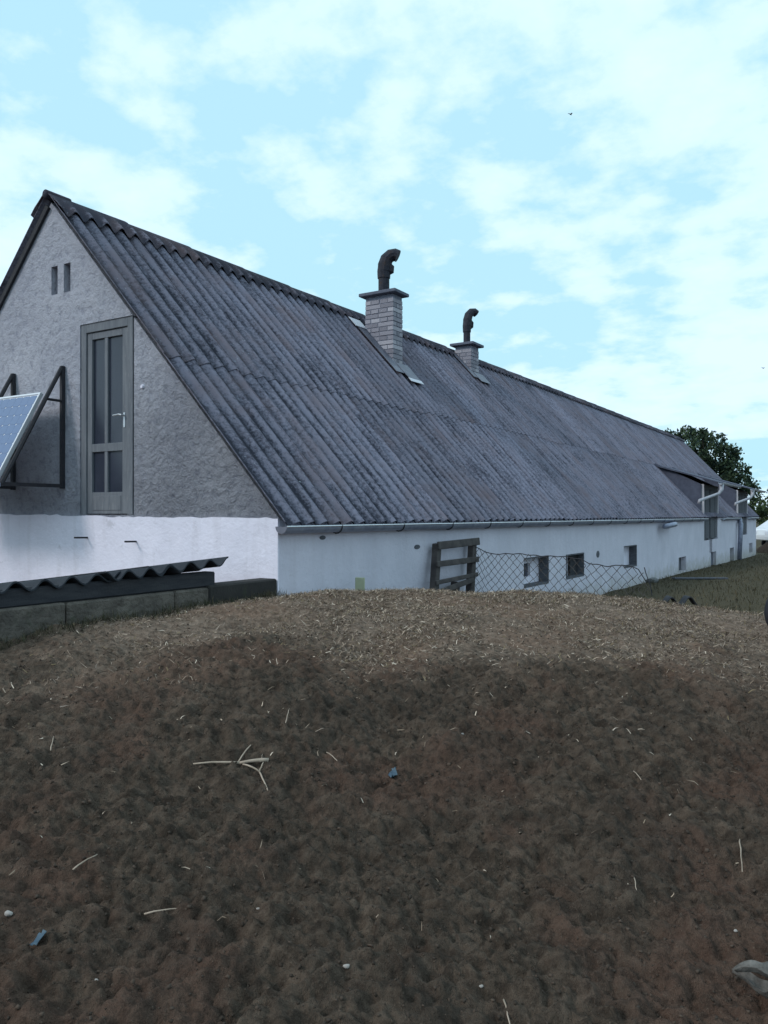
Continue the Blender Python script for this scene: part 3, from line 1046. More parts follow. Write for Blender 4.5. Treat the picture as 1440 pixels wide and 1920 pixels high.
# --- brick chimneys
bme = MB().box(-0.5, 0.5, -0.5, 0.5, -0.5, 0.5).mesh('brick', bevel=0.035)
bme.materials.append(M['pale_brick'])


def chimney(x0, x1, y0, y1, zb, zt, cowl_rot, pipe_h, pr):
    ch = empty('chimney', (0, 0, 0), 0, house)
    mo = 0.010
    MB().box(x0 + mo, x1 - mo, y0 + mo, y1 - mo, zb - 0.3, zt).build('mortar_core', 'mortar', ch)
    ht, jt, bw = 0.068, 0.013, 0.115
    n = int((zt - zb) / (ht + jt))
    for c in range(n + 1):
        z = zb + (c + 0.5) * (ht + jt)
        if z + ht / 2 > zt + 0.001:
            break
        rows = []

        def run(p, q, nn):
            """split p..q in nn bricks of uneven length"""
            e = [p] + [p + (q - p) * (k + random.uniform(-.12, .12)) / nn for k in range(1, nn)] + [q]
            return [(e[k] + jt / 2 * (k > 0), e[k + 1] - jt / 2 * (k < nn - 1)) for k in range(nn)]
        if c % 2:
            for a, b in run(x0, x1, 2 if x1 - x0 < .5 else 2):
                rows += [(a, b, y0, y0 + bw), (a, b, y1 - bw, y1)]
            rows += [(x0, x0 + bw, y0 + bw + jt, y1 - bw - jt), (x1 - bw, x1, y0 + bw + jt, y1 - bw - jt)]
        else:
            for a, b in run(y0, y1, 1 if y1 - y0 < .36 else 2):
                rows += [(x0, x0 + bw, a, b), (x1 - bw, x1, a, b)]
            for a, b in run(x0 + bw + jt, x1 - bw - jt, 2 if x1 - x0 > .5 else 1):
                rows += [(a, b, y0, y0 + bw), (a, b, y1 - bw, y1)]
        for a, b, cc, d in rows:
            o = link('brick', bme, None, ch)
            o.location = ((a + b) / 2 + random.uniform(-.004, .004), (cc + d) / 2 + random.uniform(-.004, .004), z)
            o.scale = (b - a, d - cc, ht)
            o.rotation_euler = (0, 0, R(random.uniform(-.6, .6)))
    ov = 0.085
    mx, my = (x0 + x1) / 2, (y0 + y1) / 2
    cp = MB()
    cp.v = [(x0 - 0.02, y0 - 0.02, zt), (x1 + 0.02, y0 - 0.02, zt), (x1 + 0.02, y1 + 0.02, zt), (x0 - 0.02, y1 + 0.02, zt)]
    for e, z in ((ov, zt + 0.012), (ov, zt + 0.065), (-0.10, zt + 0.10)):
        cp.v += [(x0 - e, y0 - e, z), (x1 + e, y0 - e, z), (x1 + e, y1 + e, z), (x0 - e, y1 + e, z)]
    for L in range(3):
        for k in range(4):
            cp.f.append((L * 4 + k, L * 4 + (k + 1) % 4, L * 4 + 4 + (k + 1) % 4, L * 4 + 4 + k))
    cp.f += [(3, 2, 1, 0), (12, 13, 14, 15)]
    cp.build('chimney_cap', 'cap_concrete', ch, bevel=0.006)
    p = MB().tube([(mx, my, zt + 0.05), (mx, my, zt + 0.05 + pipe_h)], 0.098 * pr, 14).build('flue_pipe', 'cowl_iron', ch, smooth=False)
    # revolving cowl: wider sleeve, bent hood open to the side, vane bulging under the mouth
    z0 = zt + 0.05 + pipe_h - 0.03
    cr = math.cos(cowl_rot), math.sin(cowl_rot)
    P = lambda r, z: (mx + cr[0] * r, my + cr[1] * r, z0 + z * (1.15 if pr < 1 else 1.0))
    cw = MB()
    cw.tube([P(0, 0), P(0.0, 0.12), P(0.015, 0.20)], [0.112 * pr, 0.118 * pr, 0.122 * pr], 12)
    cw.tube([P(0.01, 0.12), P(0.015, 0.24), P(0.05, 0.34), P(0.12, 0.40), P(0.20, 0.41), P(0.25, 0.385)], [q * pr for q in (0.120, 0.122, 0.118, 0.112, 0.110, 0.108)], 12)
    cw.tube([P(0.07, 0.06), P(0.115, 0.12), P(0.12, 0.19), P(0.07, 0.26)], [q * pr for q in (0.02, 0.065, 0.068, 0.04)], 10)
    cw.build('cowl', 'cowl_iron', ch)
    return ch


# chimney corner nearest the camera is (x1, y0)
chimney(-2.94, -2.36, 5.97, 6.29, EYE + 2.55, EYE + 3.83, R(25), 0.32, 1.0)
chimney(-3.22, -2.82, 10.03, 10.43, EYE + 3.00, EYE + 3.72, R(60), 0.32, 0.80)


def roof_strip(name, x0, x1, y0, y1, lift, m, t=0.006, parent=house):
    """flat metal strip lying on the crests of the front slope between horizontal distances x0 and x1"""
    nrm = Vector((sa, 0, ca))
    mb = MB()
    pts = []
    for xx, yy in ((x0, y0), (x1, y0), (x1, y1), (x0, y1)):
        pts.append(Vector((-xx, yy, roofz(-xx))) + nrm * lift)
    mb.v = [tuple(p) for p in pts] + [tuple(p + nrm * t) for p in pts]
    mb.f = [(3, 2, 1, 0), (4, 5, 6, 7), (0, 1, 5, 4), (1, 2, 6, 5), (2, 3, 7, 6), (3, 0, 4, 7)]
    return mb.build(name, m, parent)


fl = empty('flashing', (0, 0, 0), 0, house)
roof_strip('flashing_strip', 2.18, 3.10, 5.70, 5.975, 0.066, 'flashing', parent=fl)
roof_strip('flashing_strip', 2.05, 2.37, 5.97, 6.38, 0.074, 'flashing', parent=fl)
roof_strip('flashing_strip', 2.03, 2.09, 5.92, 6.36, 0.083, 'flashing_bright', parent=fl)
roof_strip('back_flashing', 2.96, 3.12, 5.62, 5.98, 0.078, 'flashing_bright', parent=fl)
MB().box(-2.95, -2.35, 5.955, 5.966, roofz(-2.36) - 0.1, roofz(-2.36) + 0.10).build('flashing_upstand', 'flashing', fl)
roof_strip('flashing_strip', 2.70, 3.25, 9.82, 10.035, 0.066, 'flashing', parent=fl)
roof_strip('flashing_strip', 2.62, 2.83, 10.02, 10.52, 0.074, 'flashing', parent=fl)

# ------------------------------------------------------------------ solar panel on its wall bracket
sp = empty('solar_panel', hw(-3.16, 0, EYE))
sp.rotation_euler = (0, 0, TH)
tag(sp, 'tilted blue solar panel on dark steel brackets fixed to the grey gable', 'solar panel')
OUT, BZ0, BZ1 = 0.77, 0.33, 1.70
for k, x in enumerate((0.0, -0.93, -1.86)):
    b = MB()
    r = 0.02
    b.box(x - r, x + r, -0.045, -0.001, BZ0 - 0.03, BZ1)
    b.build('wall_post', 'iron', sp)
    MB().box(x - r * .8, x + r * .8, -OUT - 0.02, -0.046, BZ0 - r, BZ0 + r).build('strut', 'iron', sp)
    MB().tube([(x, -0.03, BZ1 - 0.01), (x, -OUT, BZ0)], 0.024, 6).build('sloping_beam', 'iron', sp)
    MB().tube([(x, -0.02, BZ1 - 0.40), (x, -0.235, BZ1 - 0.40)], 0.016, 6).build('brace', 'iron', sp)
MB().box(-1.95, 0.02, -OUT - 0.05, -OUT - 0.021, BZ0 - 0.03, BZ0 + 0.01).build('cross_rail', 'zinc', sp)
dirv = Vector((0, -OUT + 0.03, BZ0 - BZ1)).normalized()         # down the panel
nv = Vector((0, dirv.z, -dirv.y))
nv = nv if nv.z > 0 else -nv
pan = empty('panel', (0, 0, 0), 0, sp)
po = Vector((0, -0.03, BZ1 - 0.01)) + dirv * 0.40 + nv * 0.028
PM = Matrix.Translation(po) @ Matrix((Vector((-1, 0, 0)), dirv, Vector((-1, 0, 0)).cross(dirv))).transposed().to_4x4()
if (PM.to_3x3() @ Vector((0, 0, 1))).dot(nv) < 0:
    PM = Matrix.Translation(po) @ Matrix((Vector((-1, 0, 0)), dirv, nv)).transposed().to_4x4()
pan.matrix_local = PM
PW, PL = 1.62, 1.34
px0 = 0.03
fw = 0.022
for nm, bx in (('frame_side', (px0, px0 + fw, 0, PL)), ('frame_side', (px0 + PW - fw, px0 + PW, 0, PL)), ('frame_end', (px0 + fw, px0 + PW - fw, 0, fw)), ('frame_end', (px0 + fw, px0 + PW - fw, PL - fw, PL))):
    MB().box(bx[0], bx[1], bx[2], bx[3], 0, 0.042).build(nm, 'panel_frame', pan)
MB().box(px0 + fw, px0 + PW - fw, fw, PL - fw, 0.022, 0.030).build('backing_sheet', 'panel_back', pan)
cs = 0.127
ch_ = 0.014
oc = [(ch_, 0), (cs - 0.002 - ch_, 0), (cs - 0.002, ch_), (cs - 0.002, cs - 0.002 - ch_), (cs - 0.002 - ch_, cs - 0.002), (ch_, cs - 0.002), (0, cs - 0.002 - ch_), (0, ch_)]
cell = MB().prism(oc, 'z', 0, 0.003).mesh('cell')
cell.materials.append(M['solar_cell'])
for i in range(12):
    for j in range(10):
        link('cell', cell, None, pan, loc=(px0 + fw + 0.02 + i * cs, fw + 0.012 + j * cs, 0.031))

# ------------------------------------------------------------------ retaining wall beside the mound, beam and loose sheets
rw = empty('retaining_wall', hw(0, 0, EYE - 0.75), TH)
tag(rw, 'low concrete block retaining wall running from gable corner along the mound', 'wall')
zb = EYE - 0.75
segs = [(-0.028, -0.92, 'tar_concrete', 0.015), (-0.925, -1.30, 'old_concrete', 0.0), (-1.305, -2.30, 'old_concrete', 0.0), (-2.306, -3.2, 'old_concrete', 0.004), (-3.206, -4.4, 'old_concrete', 0.0)]
for a, b, mname, up in segs:
    mb = MB().box(-0.21, 0.0 + random.uniform(-.006, .006), b, a, -0.95, (EYE - 0.612 + up) - zb)
    mb.build('concrete_block', mname, rw, bevel=0.014)
bm_ = MB().box(-0.17, -0.045, -3.6, -0.80, 0, 0.125).build('timber_beam', 'dark_timber', None, bevel=0.012, loc=hw(0, 0, EYE - 0.610), rot=(0, 0, TH))
tag(bm_, 'dark squared timber beam lying on top of the low concrete wall', 'beam')


def loose_sheet(name, y0, nw, x_edge, zc, slope_deg, yaw_deg, length, label, roll=0.0, amp=0.032):
    pit = 0.2125
    v = np.linspace(0, nw * pit, nw * 10 + 1)
    u = np.linspace(0, length, 3)
    V, U = np.meshgrid(v, u, indexing='ij')
    W = amp * np.cos(2 * math.pi * V / pit) + 0.012 * np.sin(V * 2.1 + y0) + 0.006 * vnoise(V * 9, U * 5)
    me = grid_solid(name, np.stack([V, U, W], -1), np.stack([V, U, W - 0.013], -1), 0.5 + 0 * V)
    base = hw(x_edge, y0, zc)
    ax, ay = HY, -HX
    m = Matrix((ax, ay, Vector((0, 0, 1)))).transposed().to_4x4()
    mt = Matrix.Translation(base) @ m @ Matrix.Rotation(R(yaw_deg), 4, 'Z') @ Matrix.Rotation(R(slope_deg), 4, 'X') @ Matrix.Rotation(R(roll), 4, 'Y')
    o = link(name, me, 'dark_sheet', mtx=mt)
    return tag(o, label, 'corrugated sheet', 'loose corrugated sheets over the sunken yard')


loose_sheet('corrugated_sheet', -3.95, 10, -0.02, EYE - 0.455, -7.0, 0, 1.6, 'dark corrugated sheet nearest the left picture edge, longest over the beam')
loose_sheet('corrugated_sheet', -2.0, 5, 0.03, EYE - 0.430, -6.4, 2.0, 1.5, 'dark corrugated sheet lying in the middle of the row on the beam', roll=-0.6)
loose_sheet('corrugated_sheet', -1.58, 4, 0.0, EYE - 0.415, -6.6, -3.0, 1.4, 'dark corrugated sheet at the gable end, its corner jutting past the beam', roll=-1.6)

# ------------------------------------------------------------------ pallet leaning on the long wall
pl = empty('wooden_pallet', hw(0.22, 2.76, EYE - 1.16), TH)
pl.rotation_euler = (0, 0, TH)
tag(pl, 'dark broken wooden pallet leaning upright against the long white wall', 'pallet')
lean = Matrix.Rotation(R(-6), 4, 'Y') @ Matrix.Rotation(R(0.6), 4, 'X')
HH = 0.84


def pbox(nm, y0, y1, z0, z1, x0, x1, rot=0.0):
    c = Vector(((x0 + x1) / 2, (y0 + y1) / 2, (z0 + z1) / 2))
    o = MB().box(x0 - c.x, x1 - c.x, y0 - c.y, y1 - c.y, z0 - c.z, z1 - c.z).build(nm, 'pallet_wood', pl, bevel=0.006)
    rack = 0.34                                          # the broken pallet has racked sideways
    if nm == 'stringer' and rot == 0.0:
        rot = -math.atan(rack)
    c.y += rack * (c.z - 0.42)
    o.matrix_local = lean @ Matrix.Translation(c) @ Matrix.Rotation(rot, 4, 'X')


for y0, y1 in ((0.03, 0.13), (1.05, 1.16)):
    pbox('stringer', y0, y1, -0.24, HH - 0.012, -0.085, 0.0)
pbox('stringer', 0.60, 0.70, 0.0, 0.30, -0.09, 0.0, R(-22))
for z0, z1, rt in ((0.735, 0.835, 0.5), (0.515, 0.59, -0.3), (0.315, 0.37, 0.8), (0.02, 0.09, 0.0)):
    pbox('slat', 0.0, 1.2, z0, z1, 0.002, 0.026, R(rt))
pbox('slat', -0.01, 1.12, 0.215, 0.285, 0.003, 0.024, R(4.5))

# ------------------------------------------------------------------ sagging chain-link fence
fn = empty('chain_link_fence', (2.1, 10.0, float(terrain(2.1, 10.0))))
tag(fn, 'sagging rusty chain-link fence strung beside the pallet in front of windows', 'fence')
FA, FB = np.array([1.20, 10.62]), np.array([3.10, 9.45])
TOPZ = [(0.0, -0.43), (0.11, -0.515), (0.27, -0.50), (0.42, -0.525), (0.54, -0.52), (0.64, -0.545), (0.70, -0.60), (0.80, -0.625), (0.88, -0.60), (0.96, -0.64), (1.0, -0.79)]
tx, tz = [p[0] for p in TOPZ], [p[1] for p in TOPZ]
wires = MB()
nwire = 40


def fpt(a, z):
    p = FA + (FB - FA) * a
    wob = 0.05 * float(vnoise(np.array(a * 6.0), np.array(z * 3.0)))
    return Vector((p[0] + wob * 0.5, p[1] + wob, z + EYE)) - fn.location


for k in range(nwire + 1):
    f0 = k / nwire
    a0 = 0.72 * f0 + 0.28 * f0 ** 1.6
    wc = (0.72 + 0.28 * 1.6 * f0 ** 0.6) / nwire
    top = float(np.interp(a0, tx, tz))
    nseg = 18
    hh = 0.055 + 0.012 * f0
    pts = []
    for q in range(nseg):
        sg = 1 if (q + k) % 2 else -1
        a = a0 + sg * wc * 0.5 + random.uniform(-.0025, .0025)
        z = top - q * hh + random.uniform(-.006, .006) - 0.03 * a0 * (q / nseg)
        pts.append(fpt(a, z))
    wires.tube(pts, 0.0044, 4, caps=False)
wires.build('wire_mesh', 'rusty_wire', fn)
MB().tube([fpt(a, float(np.interp(a, tx, tz)) + 0.006 * math.sin(a * 70)) for a in np.linspace(0, 1, 50)], 0.006, 5).build('top_wire', 'iron', fn)
MB().tube([fpt(0.99, -0.62), fpt(1.0, -0.70), fpt(1.02, -0.82), fpt(1.03, -0.95)], 0.006, 5).build('loose_wire_end', 'iron', fn)

# ------------------------------------------------------------------ yellowish board standing behind the crest
yb = hw(0.25, 0.98, 0)
o = MB().box(-0.05, 0.05, -0.012, 0.012, 0, 0.42).build('marker_board', 'yellow_board', None, bevel=0.006, loc=(yb.x, yb.y, EYE - 1.06), rot=(R(2), R(1.5), TH * 0.5))
tag(o, 'small pale yellow-green board standing upright before the white wall', 'board')


# ------------------------------------------------------------------ small things on the right
def at(px, y):
    return (px - 720) / 1500 * y


o = loose_sheet('roof_tile_sheet', 0, 2, 0, 0, 0, 0, 0.2, 'short two-wave corrugated offcut lying just behind the mound crest', amp=-0.055)
o['category'] = 'corrugated offcut'
del o['group']
gy_ = 7.7
gx_ = at(1243, gy_)
o.matrix_world = Matrix.Translation((gx_, gy_, float(terrain(gx_ + 0.19, gy_)) + 0.048)) @ Matrix.Rotation(R(-4), 4, 'Z') @ Matrix.Scale(0.80, 4)
for px_, y_, ln, rz_, lb in ((1262, 20.0, 1.5, 12, 'grey weathered plank lying flat in grass near the long wall'),):
    x_ = at(px_, y_)
    o = MB().box(0, ln, -0.07, 0.07, 0.0, 0.045).build('plank', 'grey_wood', None, bevel=0.006, loc=(x_, y_, float(terrain(x_ + .5, y_)) + 0.03), rot=(0, R(1), R(rz_)))
    tag(o, lb, 'plank')


def stone(x, y, r, label, m='stone'):
    bm = bmesh.new()
    bmesh.ops.create_icosphere(bm, subdivisions=2, radius=r)
    for v in bm.verts:
        k = 1 + 0.5 * float(vnoise(np.array(v.co.x / r * 1.3 + x), np.array(v.co.y / r * 1.3 + v.co.z / r + y)))
        v.co = Vector((v.co.x * k * 1.2, v.co.y * k, v.co.z * k * 0.7))
    me = bpy.data.meshes.new('stone')
    bm.to_mesh(me)
    bm.free()
    o = link('stone', me, m, loc=(x, y, float(terrain(x, y)) + r * 0.35))
    return tag(o, label, 'stone')


p = hw(0.12, 13.9, 0)
stone(p.x, p.y, 0.13, 'grey stone at the foot of the long wall, left of small hatch')


def wheel_mesh(root, R0, wd, axle, m='tyre_rubber'):
    """tyre (torus with tread) and rim as parts of root; axle = unit vector of the axle"""
    q = Vector((0, 0, 1)).rotation_difference(axle).to_matrix().to_4x4()
    t = MB()
    ns, nr = 28, 10
    for i in range(ns):
        th = 2 * math.pi * i / ns
        for j in range(nr):
            ph = 2 * math.pi * j / nr
            rr = R0 - wd * 0.5 + wd * 0.5 * math.cos(ph) * (1 + 0.03 * (i % 2))
            t.v.append(tuple(q @ Vector((rr * math.cos(th), rr * math.sin(th), wd * 0.5 * math.sin(ph)))))
    for i in range(ns):
        for j in range(nr):
            a, b = i * nr + j, i * nr + (j + 1) % nr
            c, d = ((i + 1) % ns) * nr + (j + 1) % nr, ((i + 1) % ns) * nr + j
            t.f.append((a, b, c, d))
    w = empty('wheel', (0, 0, 0), 0, root)
    t.build('tyre', m, w, smooth=True)
    rm_ = MB()
    rm_.tube([q @ Vector((0, 0, -wd * 0.3)), q @ Vector((0, 0, wd * 0.3))], R0 - wd * 0.85, 20)
    rm_.tube([q @ Vector((0, 0, -wd * 0.6)), q @ Vector((0, 0, wd * 0.6))], R0 * 0.16, 10)
    rm_.build('rim', 'zinc', w)
    return w


ty = 5.85
tx_ = at(1428, ty) + 0.19
tr = empty('small_tyre', (tx_, ty, EYE - (1148 - 966) / 1500 * ty))
tag(tr, 'black rubber tyre of a small cart at the right picture edge', 'tyre')
wheel_mesh(tr, 0.19, 0.08, Vector((0.25, -1, 0)).normalized())

# ------------------------------------------------------------------ white car far right, mostly cropped
CY = 43.0
car = empty('parked_car', (at(1424, CY) + 2.15, CY, float(terrain(22, CY)) - 0.02), R(4))
tag(car, 'white car parked beyond the far end of the long building', 'car')
prof = [(-2.1, 0.35), (2.1, 0.35), (2.15, 0.65), (2.05, 0.86), (1.2, 0.98), (0.55, 1.46), (-1.2, 1.5), (-1.9, 1.05), (-2.13, 0.95), (-2.16, 0.6)]
prof = [(a, b + 0.15) for a, b in prof]
MB().prism(prof, 'y', -0.85, 0.85).build('body', 'car_paint', car, bevel=0.05)
for sgn in (-1, 1):
    MB().prism([(-1.5, 1.17), (0.85, 1.17), (0.45, 1.53), (-1.1, 1.55)], 'y', sgn * 0.853, sgn * 0.862).build('side_window', 'glass_dark', car)
    for xx in (-1.35, 1.4):
        wv = wheel_mesh(car, 0.33, 0.2, Vector((0, 1, 0)))
        wv.location = (xx, sgn * 0.78, 0.33)
    MB().box(-2.17, -2.10, sgn * 0.55 - 0.15, sgn * 0.55 + 0.15, 0.85, 1.0).build('headlight', 'panel_back', car)

# ------------------------------------------------------------------ earth heap in front of the car
def heap(cx_, cy_, rx_, ry_, h):
    n = 40
    a = np.linspace(-1, 1, n)
    gx, gy = np.meshgrid(a, a, indexing='ij')
    r2 = np.clip(1 - gx ** 2 - gy ** 2, 0, 1)
    z = h * r2 ** 0.7 * (1 + 0.35 * vnoise(gx * 3 + 5, gy * 3)) + 0.12 * r2 * vnoise(gx * 9, gy * 9)
    top = np.stack([gx * rx_, gy * ry_, z - 0.08], -1)
    bot = top.copy()
    bot[:, :, 2] = -0.3
    me = grid_solid('earth_heap', top, bot)
    o = link('earth_heap', me, 'earth', loc=(cx_, cy_, float(terrain(cx_, cy_))))
    return tag(o, 'low brown earth heap between the building end and the white car', 'earth heap')


heap(20.4, 39.0, 2.3, 1.5, 1.0)


# ------------------------------------------------------------------ trees


def tree(name, x, y, z_ground, clumps, n_leaf, leaf, trunk_r, cols, label, group=None):
    root = empty(name, (x, y, z_ground))
    tag(root, label, 'tree', group)
    pos, nor, tint = [], [], []
    cl = np.array(clumps, float)
    vol = cl[:, 3] ** 2
    cnt = (vol / vol.sum() * n_leaf).astype(int)
    for (cx_, cy_, cz_, r_), n in zip(clumps, cnt):
        d = rng.normal(size=(n, 3))
        d /= np.linalg.norm(d, axis=1)[:, None]
        # twig clusters: leaves gather round random sub-centres near the clump surface
        k = max(8, n // 26)
        sub = rng.normal(size=(k, 3))
        sub /= np.linalg.norm(sub, axis=1)[:, None]
        sub *= (r_ * rng.uniform(0.45, 1.12, k) ** 0.6)[:, None]
        pick = rng.integers(0, k, n)
        p_ = sub[pick] + rng.normal(0, 0.11 * r_ + 0.05, (n, 3))
        p_[:, 2] *= 0.85
        pos.append(p_ + np.array([cx_, cy_, cz_]))
        sh = rng.uniform(0.7, 1.3, k)[pick]
        c = np.array(cols)[rng.integers(0, len(cols), n)] * sh[:, None]
        tint.append(c)
    pos = np.concatenate(pos)
    tint = np.concatenate(tint)
    n = len(pos)
    d = rng.normal(size=(n, 3))
    d /= np.linalg.norm(d, axis=1)[:, None]
    s = np.cross(d, rng.normal(size=(n, 3)))
    s /= np.linalg.norm(s, axis=1)[:, None]
    L = rng.uniform(0.7, 1.3, n) * leaf
    o = quads_object('crown', pos, d, s, L, L * 0.62, tint, 'leaves')
    o.parent = root
    tk = MB()
    zt = cl[:, 2].mean()
    base = Vector((0, 0, -0.2))
    fork = Vector((cl[:, 0].mean() * 0.4, 0, zt * 0.45))
    tk.tube([base, fork * 0.5, fork], [trunk_r * 1.3, trunk_r, trunk_r * 0.85], 10)
    for cx_, cy_, cz_, r_ in clumps:
        e = Vector((cx_, cy_, cz_))
        m_ = fork.lerp(e, 0.5) + Vector((0, 0, 0.12 * (e - fork).length))
        tk.tube([fork, m_, e, e + (e - m_).normalized() * r_ * 0.5], [trunk_r * 0.55, trunk_r * 0.35, trunk_r * 0.2, trunk_r * 0.06], 6)
    tk.build('trunk', 'bark', root)
    return root


def crown_px(pts, y0, zg, x0):
    """clumps given as (pixel x, pixel y, pixel radius, depth offset) turned to metres round the trunk"""
    out = []
    for px, py, pr, dy in pts:
        yy = y0 + dy
        out.append((at(px, yy) - x0, dy, (966 - py) / 1500 * yy + EYE - zg, pr / 1500 * yy))
    return out


TY = 56.0
zg = float(terrain(22, TY))
X0 = at(1335, TY)
GREEN = [(0.034, 0.055, 0.036), (0.050, 0.076, 0.044), (0.024, 0.040, 0.034), (0.068, 0.094, 0.050)]
tree('leafy_tree', X0, TY, zg, crown_px([(1290, 836, 32, 0), (1262, 828, 20, 1), (1320, 842, 34, -1), (1350, 862, 34, 0), (1375, 893, 32, -1), (1393, 912, 22, 0), (1340, 900, 42, 1), (1300, 880, 40, 0), (1288, 812, 16, 0), (1310, 815, 16, 0), (1345, 832, 18, 0), (1368, 862, 20, 0), (1398, 890, 14, 0), (1405, 925, 18, 0), (1250, 815, 10, 0)], TY, zg, X0), 9000, 0.20, 0.22, GREEN, 'dark leafy broadleaf tree rising behind the far end of the long roof', 'trees beyond the building')
TY2 = 66.0
zg2 = float(terrain(30, TY2))
X2 = at(1440, TY2)
tree('leafy_tree', X2, TY2, zg2, crown_px([(1425, 950, 20, 0), (1450, 945, 28, 0), (1480, 935, 36, 1), (1415, 962, 18, -1), (1440, 970, 22, -1), (1510, 950, 34, 0)], TY2, zg2, X2), 4200, 0.22, 0.2, [(0.05, 0.075, 0.03), (0.035, 0.055, 0.03), (0.065, 0.09, 0.035)], 'lower yellow-green tree at the right edge beyond the white car', 'trees beyond the building')

# ------------------------------------------------------------------ ground litter and single pieces
def patchy(x, y):
    return np.clip(0.5 + 1.7 * vnoise(x * 2.2 + 4, y * 2.2) + 1.5 * vnoise(x * 7, y * 7 + 3), 0.22, 1)


turf_p = lambda x, y: turf_amount(x, y) ** 1.5 * patchy(x, y) * (0.35 + 0.65 * ss((x + 2.4) / 1.8)) * (1 - 0.6 * grass_amount(x, y))
x, y = scatter(210000, -3.0, 4.0, 3.2, 8.2, turf_p)
blades('dry_straw', x, y, 0.012, 0.065, 0.0018, 0.0055, -0.1, 0.7, [(0.25, 0.185, 0.14), (0.16, 0.112, 0.083), (0.36, 0.275, 0.21), (0.095, 0.068, 0.052), (0.20, 0.15, 0.085), (0.07, 0.052, 0.042), (0.24, 0.19, 0.155)],
       'short dry straw and dead turf covering the mound crest', 'straw')
x, y = scatter(60000, -3.0, 4.0, 2.6, 7.6, lambda x, y: 0.010 + 0.99 * turf_amount(x, y) ** 1.1 * patchy(x, y) * (0.04 + 0.96 * np.exp(-((x - 0.5) / 1.4) ** 2)))
blades('pale_straw', x, y, 0.010, 0.062, 0.002, 0.006, -0.05, 0.75, [(0.44, 0.34, 0.26), (0.31, 0.235, 0.175), (0.56, 0.46, 0.37), (0.24, 0.18, 0.13)], 'scattered bleached straw bits lying over the soil', 'straw', lift=0.01)
x, y = scatter(14000, -1.6, 4.6, 6.2, 9.5, lambda x, y: 0.25 + 0.75 * grass_amount(x, y))
blades('crest_grass', x, y, 0.02, 0.065, 0.002, 0.0045, 0.7, 1.5, [(0.06, 0.058, 0.036), (0.085, 0.075, 0.05), (0.045, 0.05, 0.03), (0.11, 0.095, 0.07)], 'thin upright grass along the mound crest', 'grass')
x, y = scatter(60000, 2.0, 27.0, 9.0, 44.0, lambda x, y: np.clip(1.4 - y / 44, 0, 1))
blades('yard_grass', x, y, 0.04, 0.16, 0.006, 0.016, 0.6, 1.5, [(0.055, 0.050, 0.028), (0.080, 0.068, 0.038), (0.115, 0.092, 0.058), (0.042, 0.040, 0.026)], 'dull green grass in the yard along the long wall', 'grass')


yy_ = rng.uniform(-3.4, 0.0, 1500)
xx_ = np.abs(rng.normal(0.04, 0.06, 1500)) + 0.03
x = CORNER.x + HX.x * xx_ + HY.x * yy_
y = CORNER.y + HX.y * xx_ + HY.y * yy_
blades('wall_foot_weeds', x, y, 0.03, 0.11, 0.002, 0.005, 0.7, 1.5, [(0.06, 0.055, 0.032), (0.10, 0.08, 0.05), (0.045, 0.048, 0.028)], 'thin weeds along the foot of the low concrete wall', 'grass')


def clods():
    """loose crumbs of soil over the near slope"""
    n = 16000
    x = rng.uniform(-2.6, 2.9, n)
    y = rng.uniform(1.9, 6.0, n)
    k = rng.random(n) < 1.1 - turf_amount(x, y)
    x, y = x[k], y[k]
    dx, dy = x - CORNER.x, y - CORNER.y
    X = dx * HX.x + dy * HX.y
    k = X > 0.04
    x, y = x[k], y[k]
    n = len(x)
    z = terrain(x, y)
    bm = bmesh.new()
    bmesh.ops.create_icosphere(bm, subdivisions=1, radius=1)
    bv = np.array([v.co[:] for v in bm.verts])
    bf = np.array([[v.index for v in f.verts] for f in bm.faces])
    bm.free()
    r = 0.0022 + 0.006 * rng.random(n) ** 3
    jit = rng.uniform(0.35, 1.5, (n, len(bv), 1))
    sc = rng.uniform(0.7, 1.3, (n, 1, 3)) * r[:, None, None]
    v = bv[None] * jit * sc + np.stack([x, y, z + r * 0.25], 1)[:, None]
    f = bf[None] + (np.arange(n) * len(bv))[:, None, None]
    v = v.reshape(-1, 3)
    f = f.reshape(-1, 3)
    me = bpy.data.meshes.new('soil_crumbs')
    me.vertices.add(len(v))
    me.vertices.foreach_set('co', v.ravel())
    me.loops.add(f.size)
    me.loops.foreach_set('vertex_index', f.ravel().astype(np.int32))
    me.polygons.add(len(f))
    me.polygons.foreach_set('loop_start', np.arange(0, f.size, 3, dtype=np.int32))
    me.update()
    a = me.attributes.new('tint', 'FLOAT_COLOR', 'POINT')
    c = np.array([(0.042, 0.031, 0.024), (0.066, 0.049, 0.038), (0.084, 0.060, 0.046), (0.052, 0.040, 0.032)])[rng.integers(0, 4, n)]
    c = np.concatenate([np.repeat(c, len(bv), 0), np.ones((n * len(bv), 1))], 1)
    a.data.foreach_set('color', c.ravel().astype(np.float32))
    tag(link('soil_crumbs', me, 'straw'), 'loose dark crumbs of soil over the near slope', 'soil', kind='stuff')


clods()


def on_ground(px, py):
    """point of the terrain seen at a picture position (used once to find where a twig lies)"""
    rx, rz = (px - 720) / 1500, (966 - py) / 1500
    for y_ in np.arange(1.5, 12, 0.01):
        if float(terrain(rx * y_, y_, False)) + 0.035 >= EYE + rz * y_:
            return rx * y_, y_
    return rx * 8, 8


def twig_path(p0, p1, sag=0.0, n=6, lift=0.012, wob=0.0022):
    a, b = on_ground(*p0), on_ground(*p1)
    out = []
    for i in range(n):
        f = i / (n - 1)
        x_ = a[0] + (b[0] - a[0]) * f + random.uniform(-wob, wob)
        y_ = a[1] + (b[1] - a[1]) * f + random.uniform(-wob, wob)
        out.append(Vector((x_, y_, float(terrain(x_, y_, False)) + sag * math.sin(math.pi * f))))
    return out


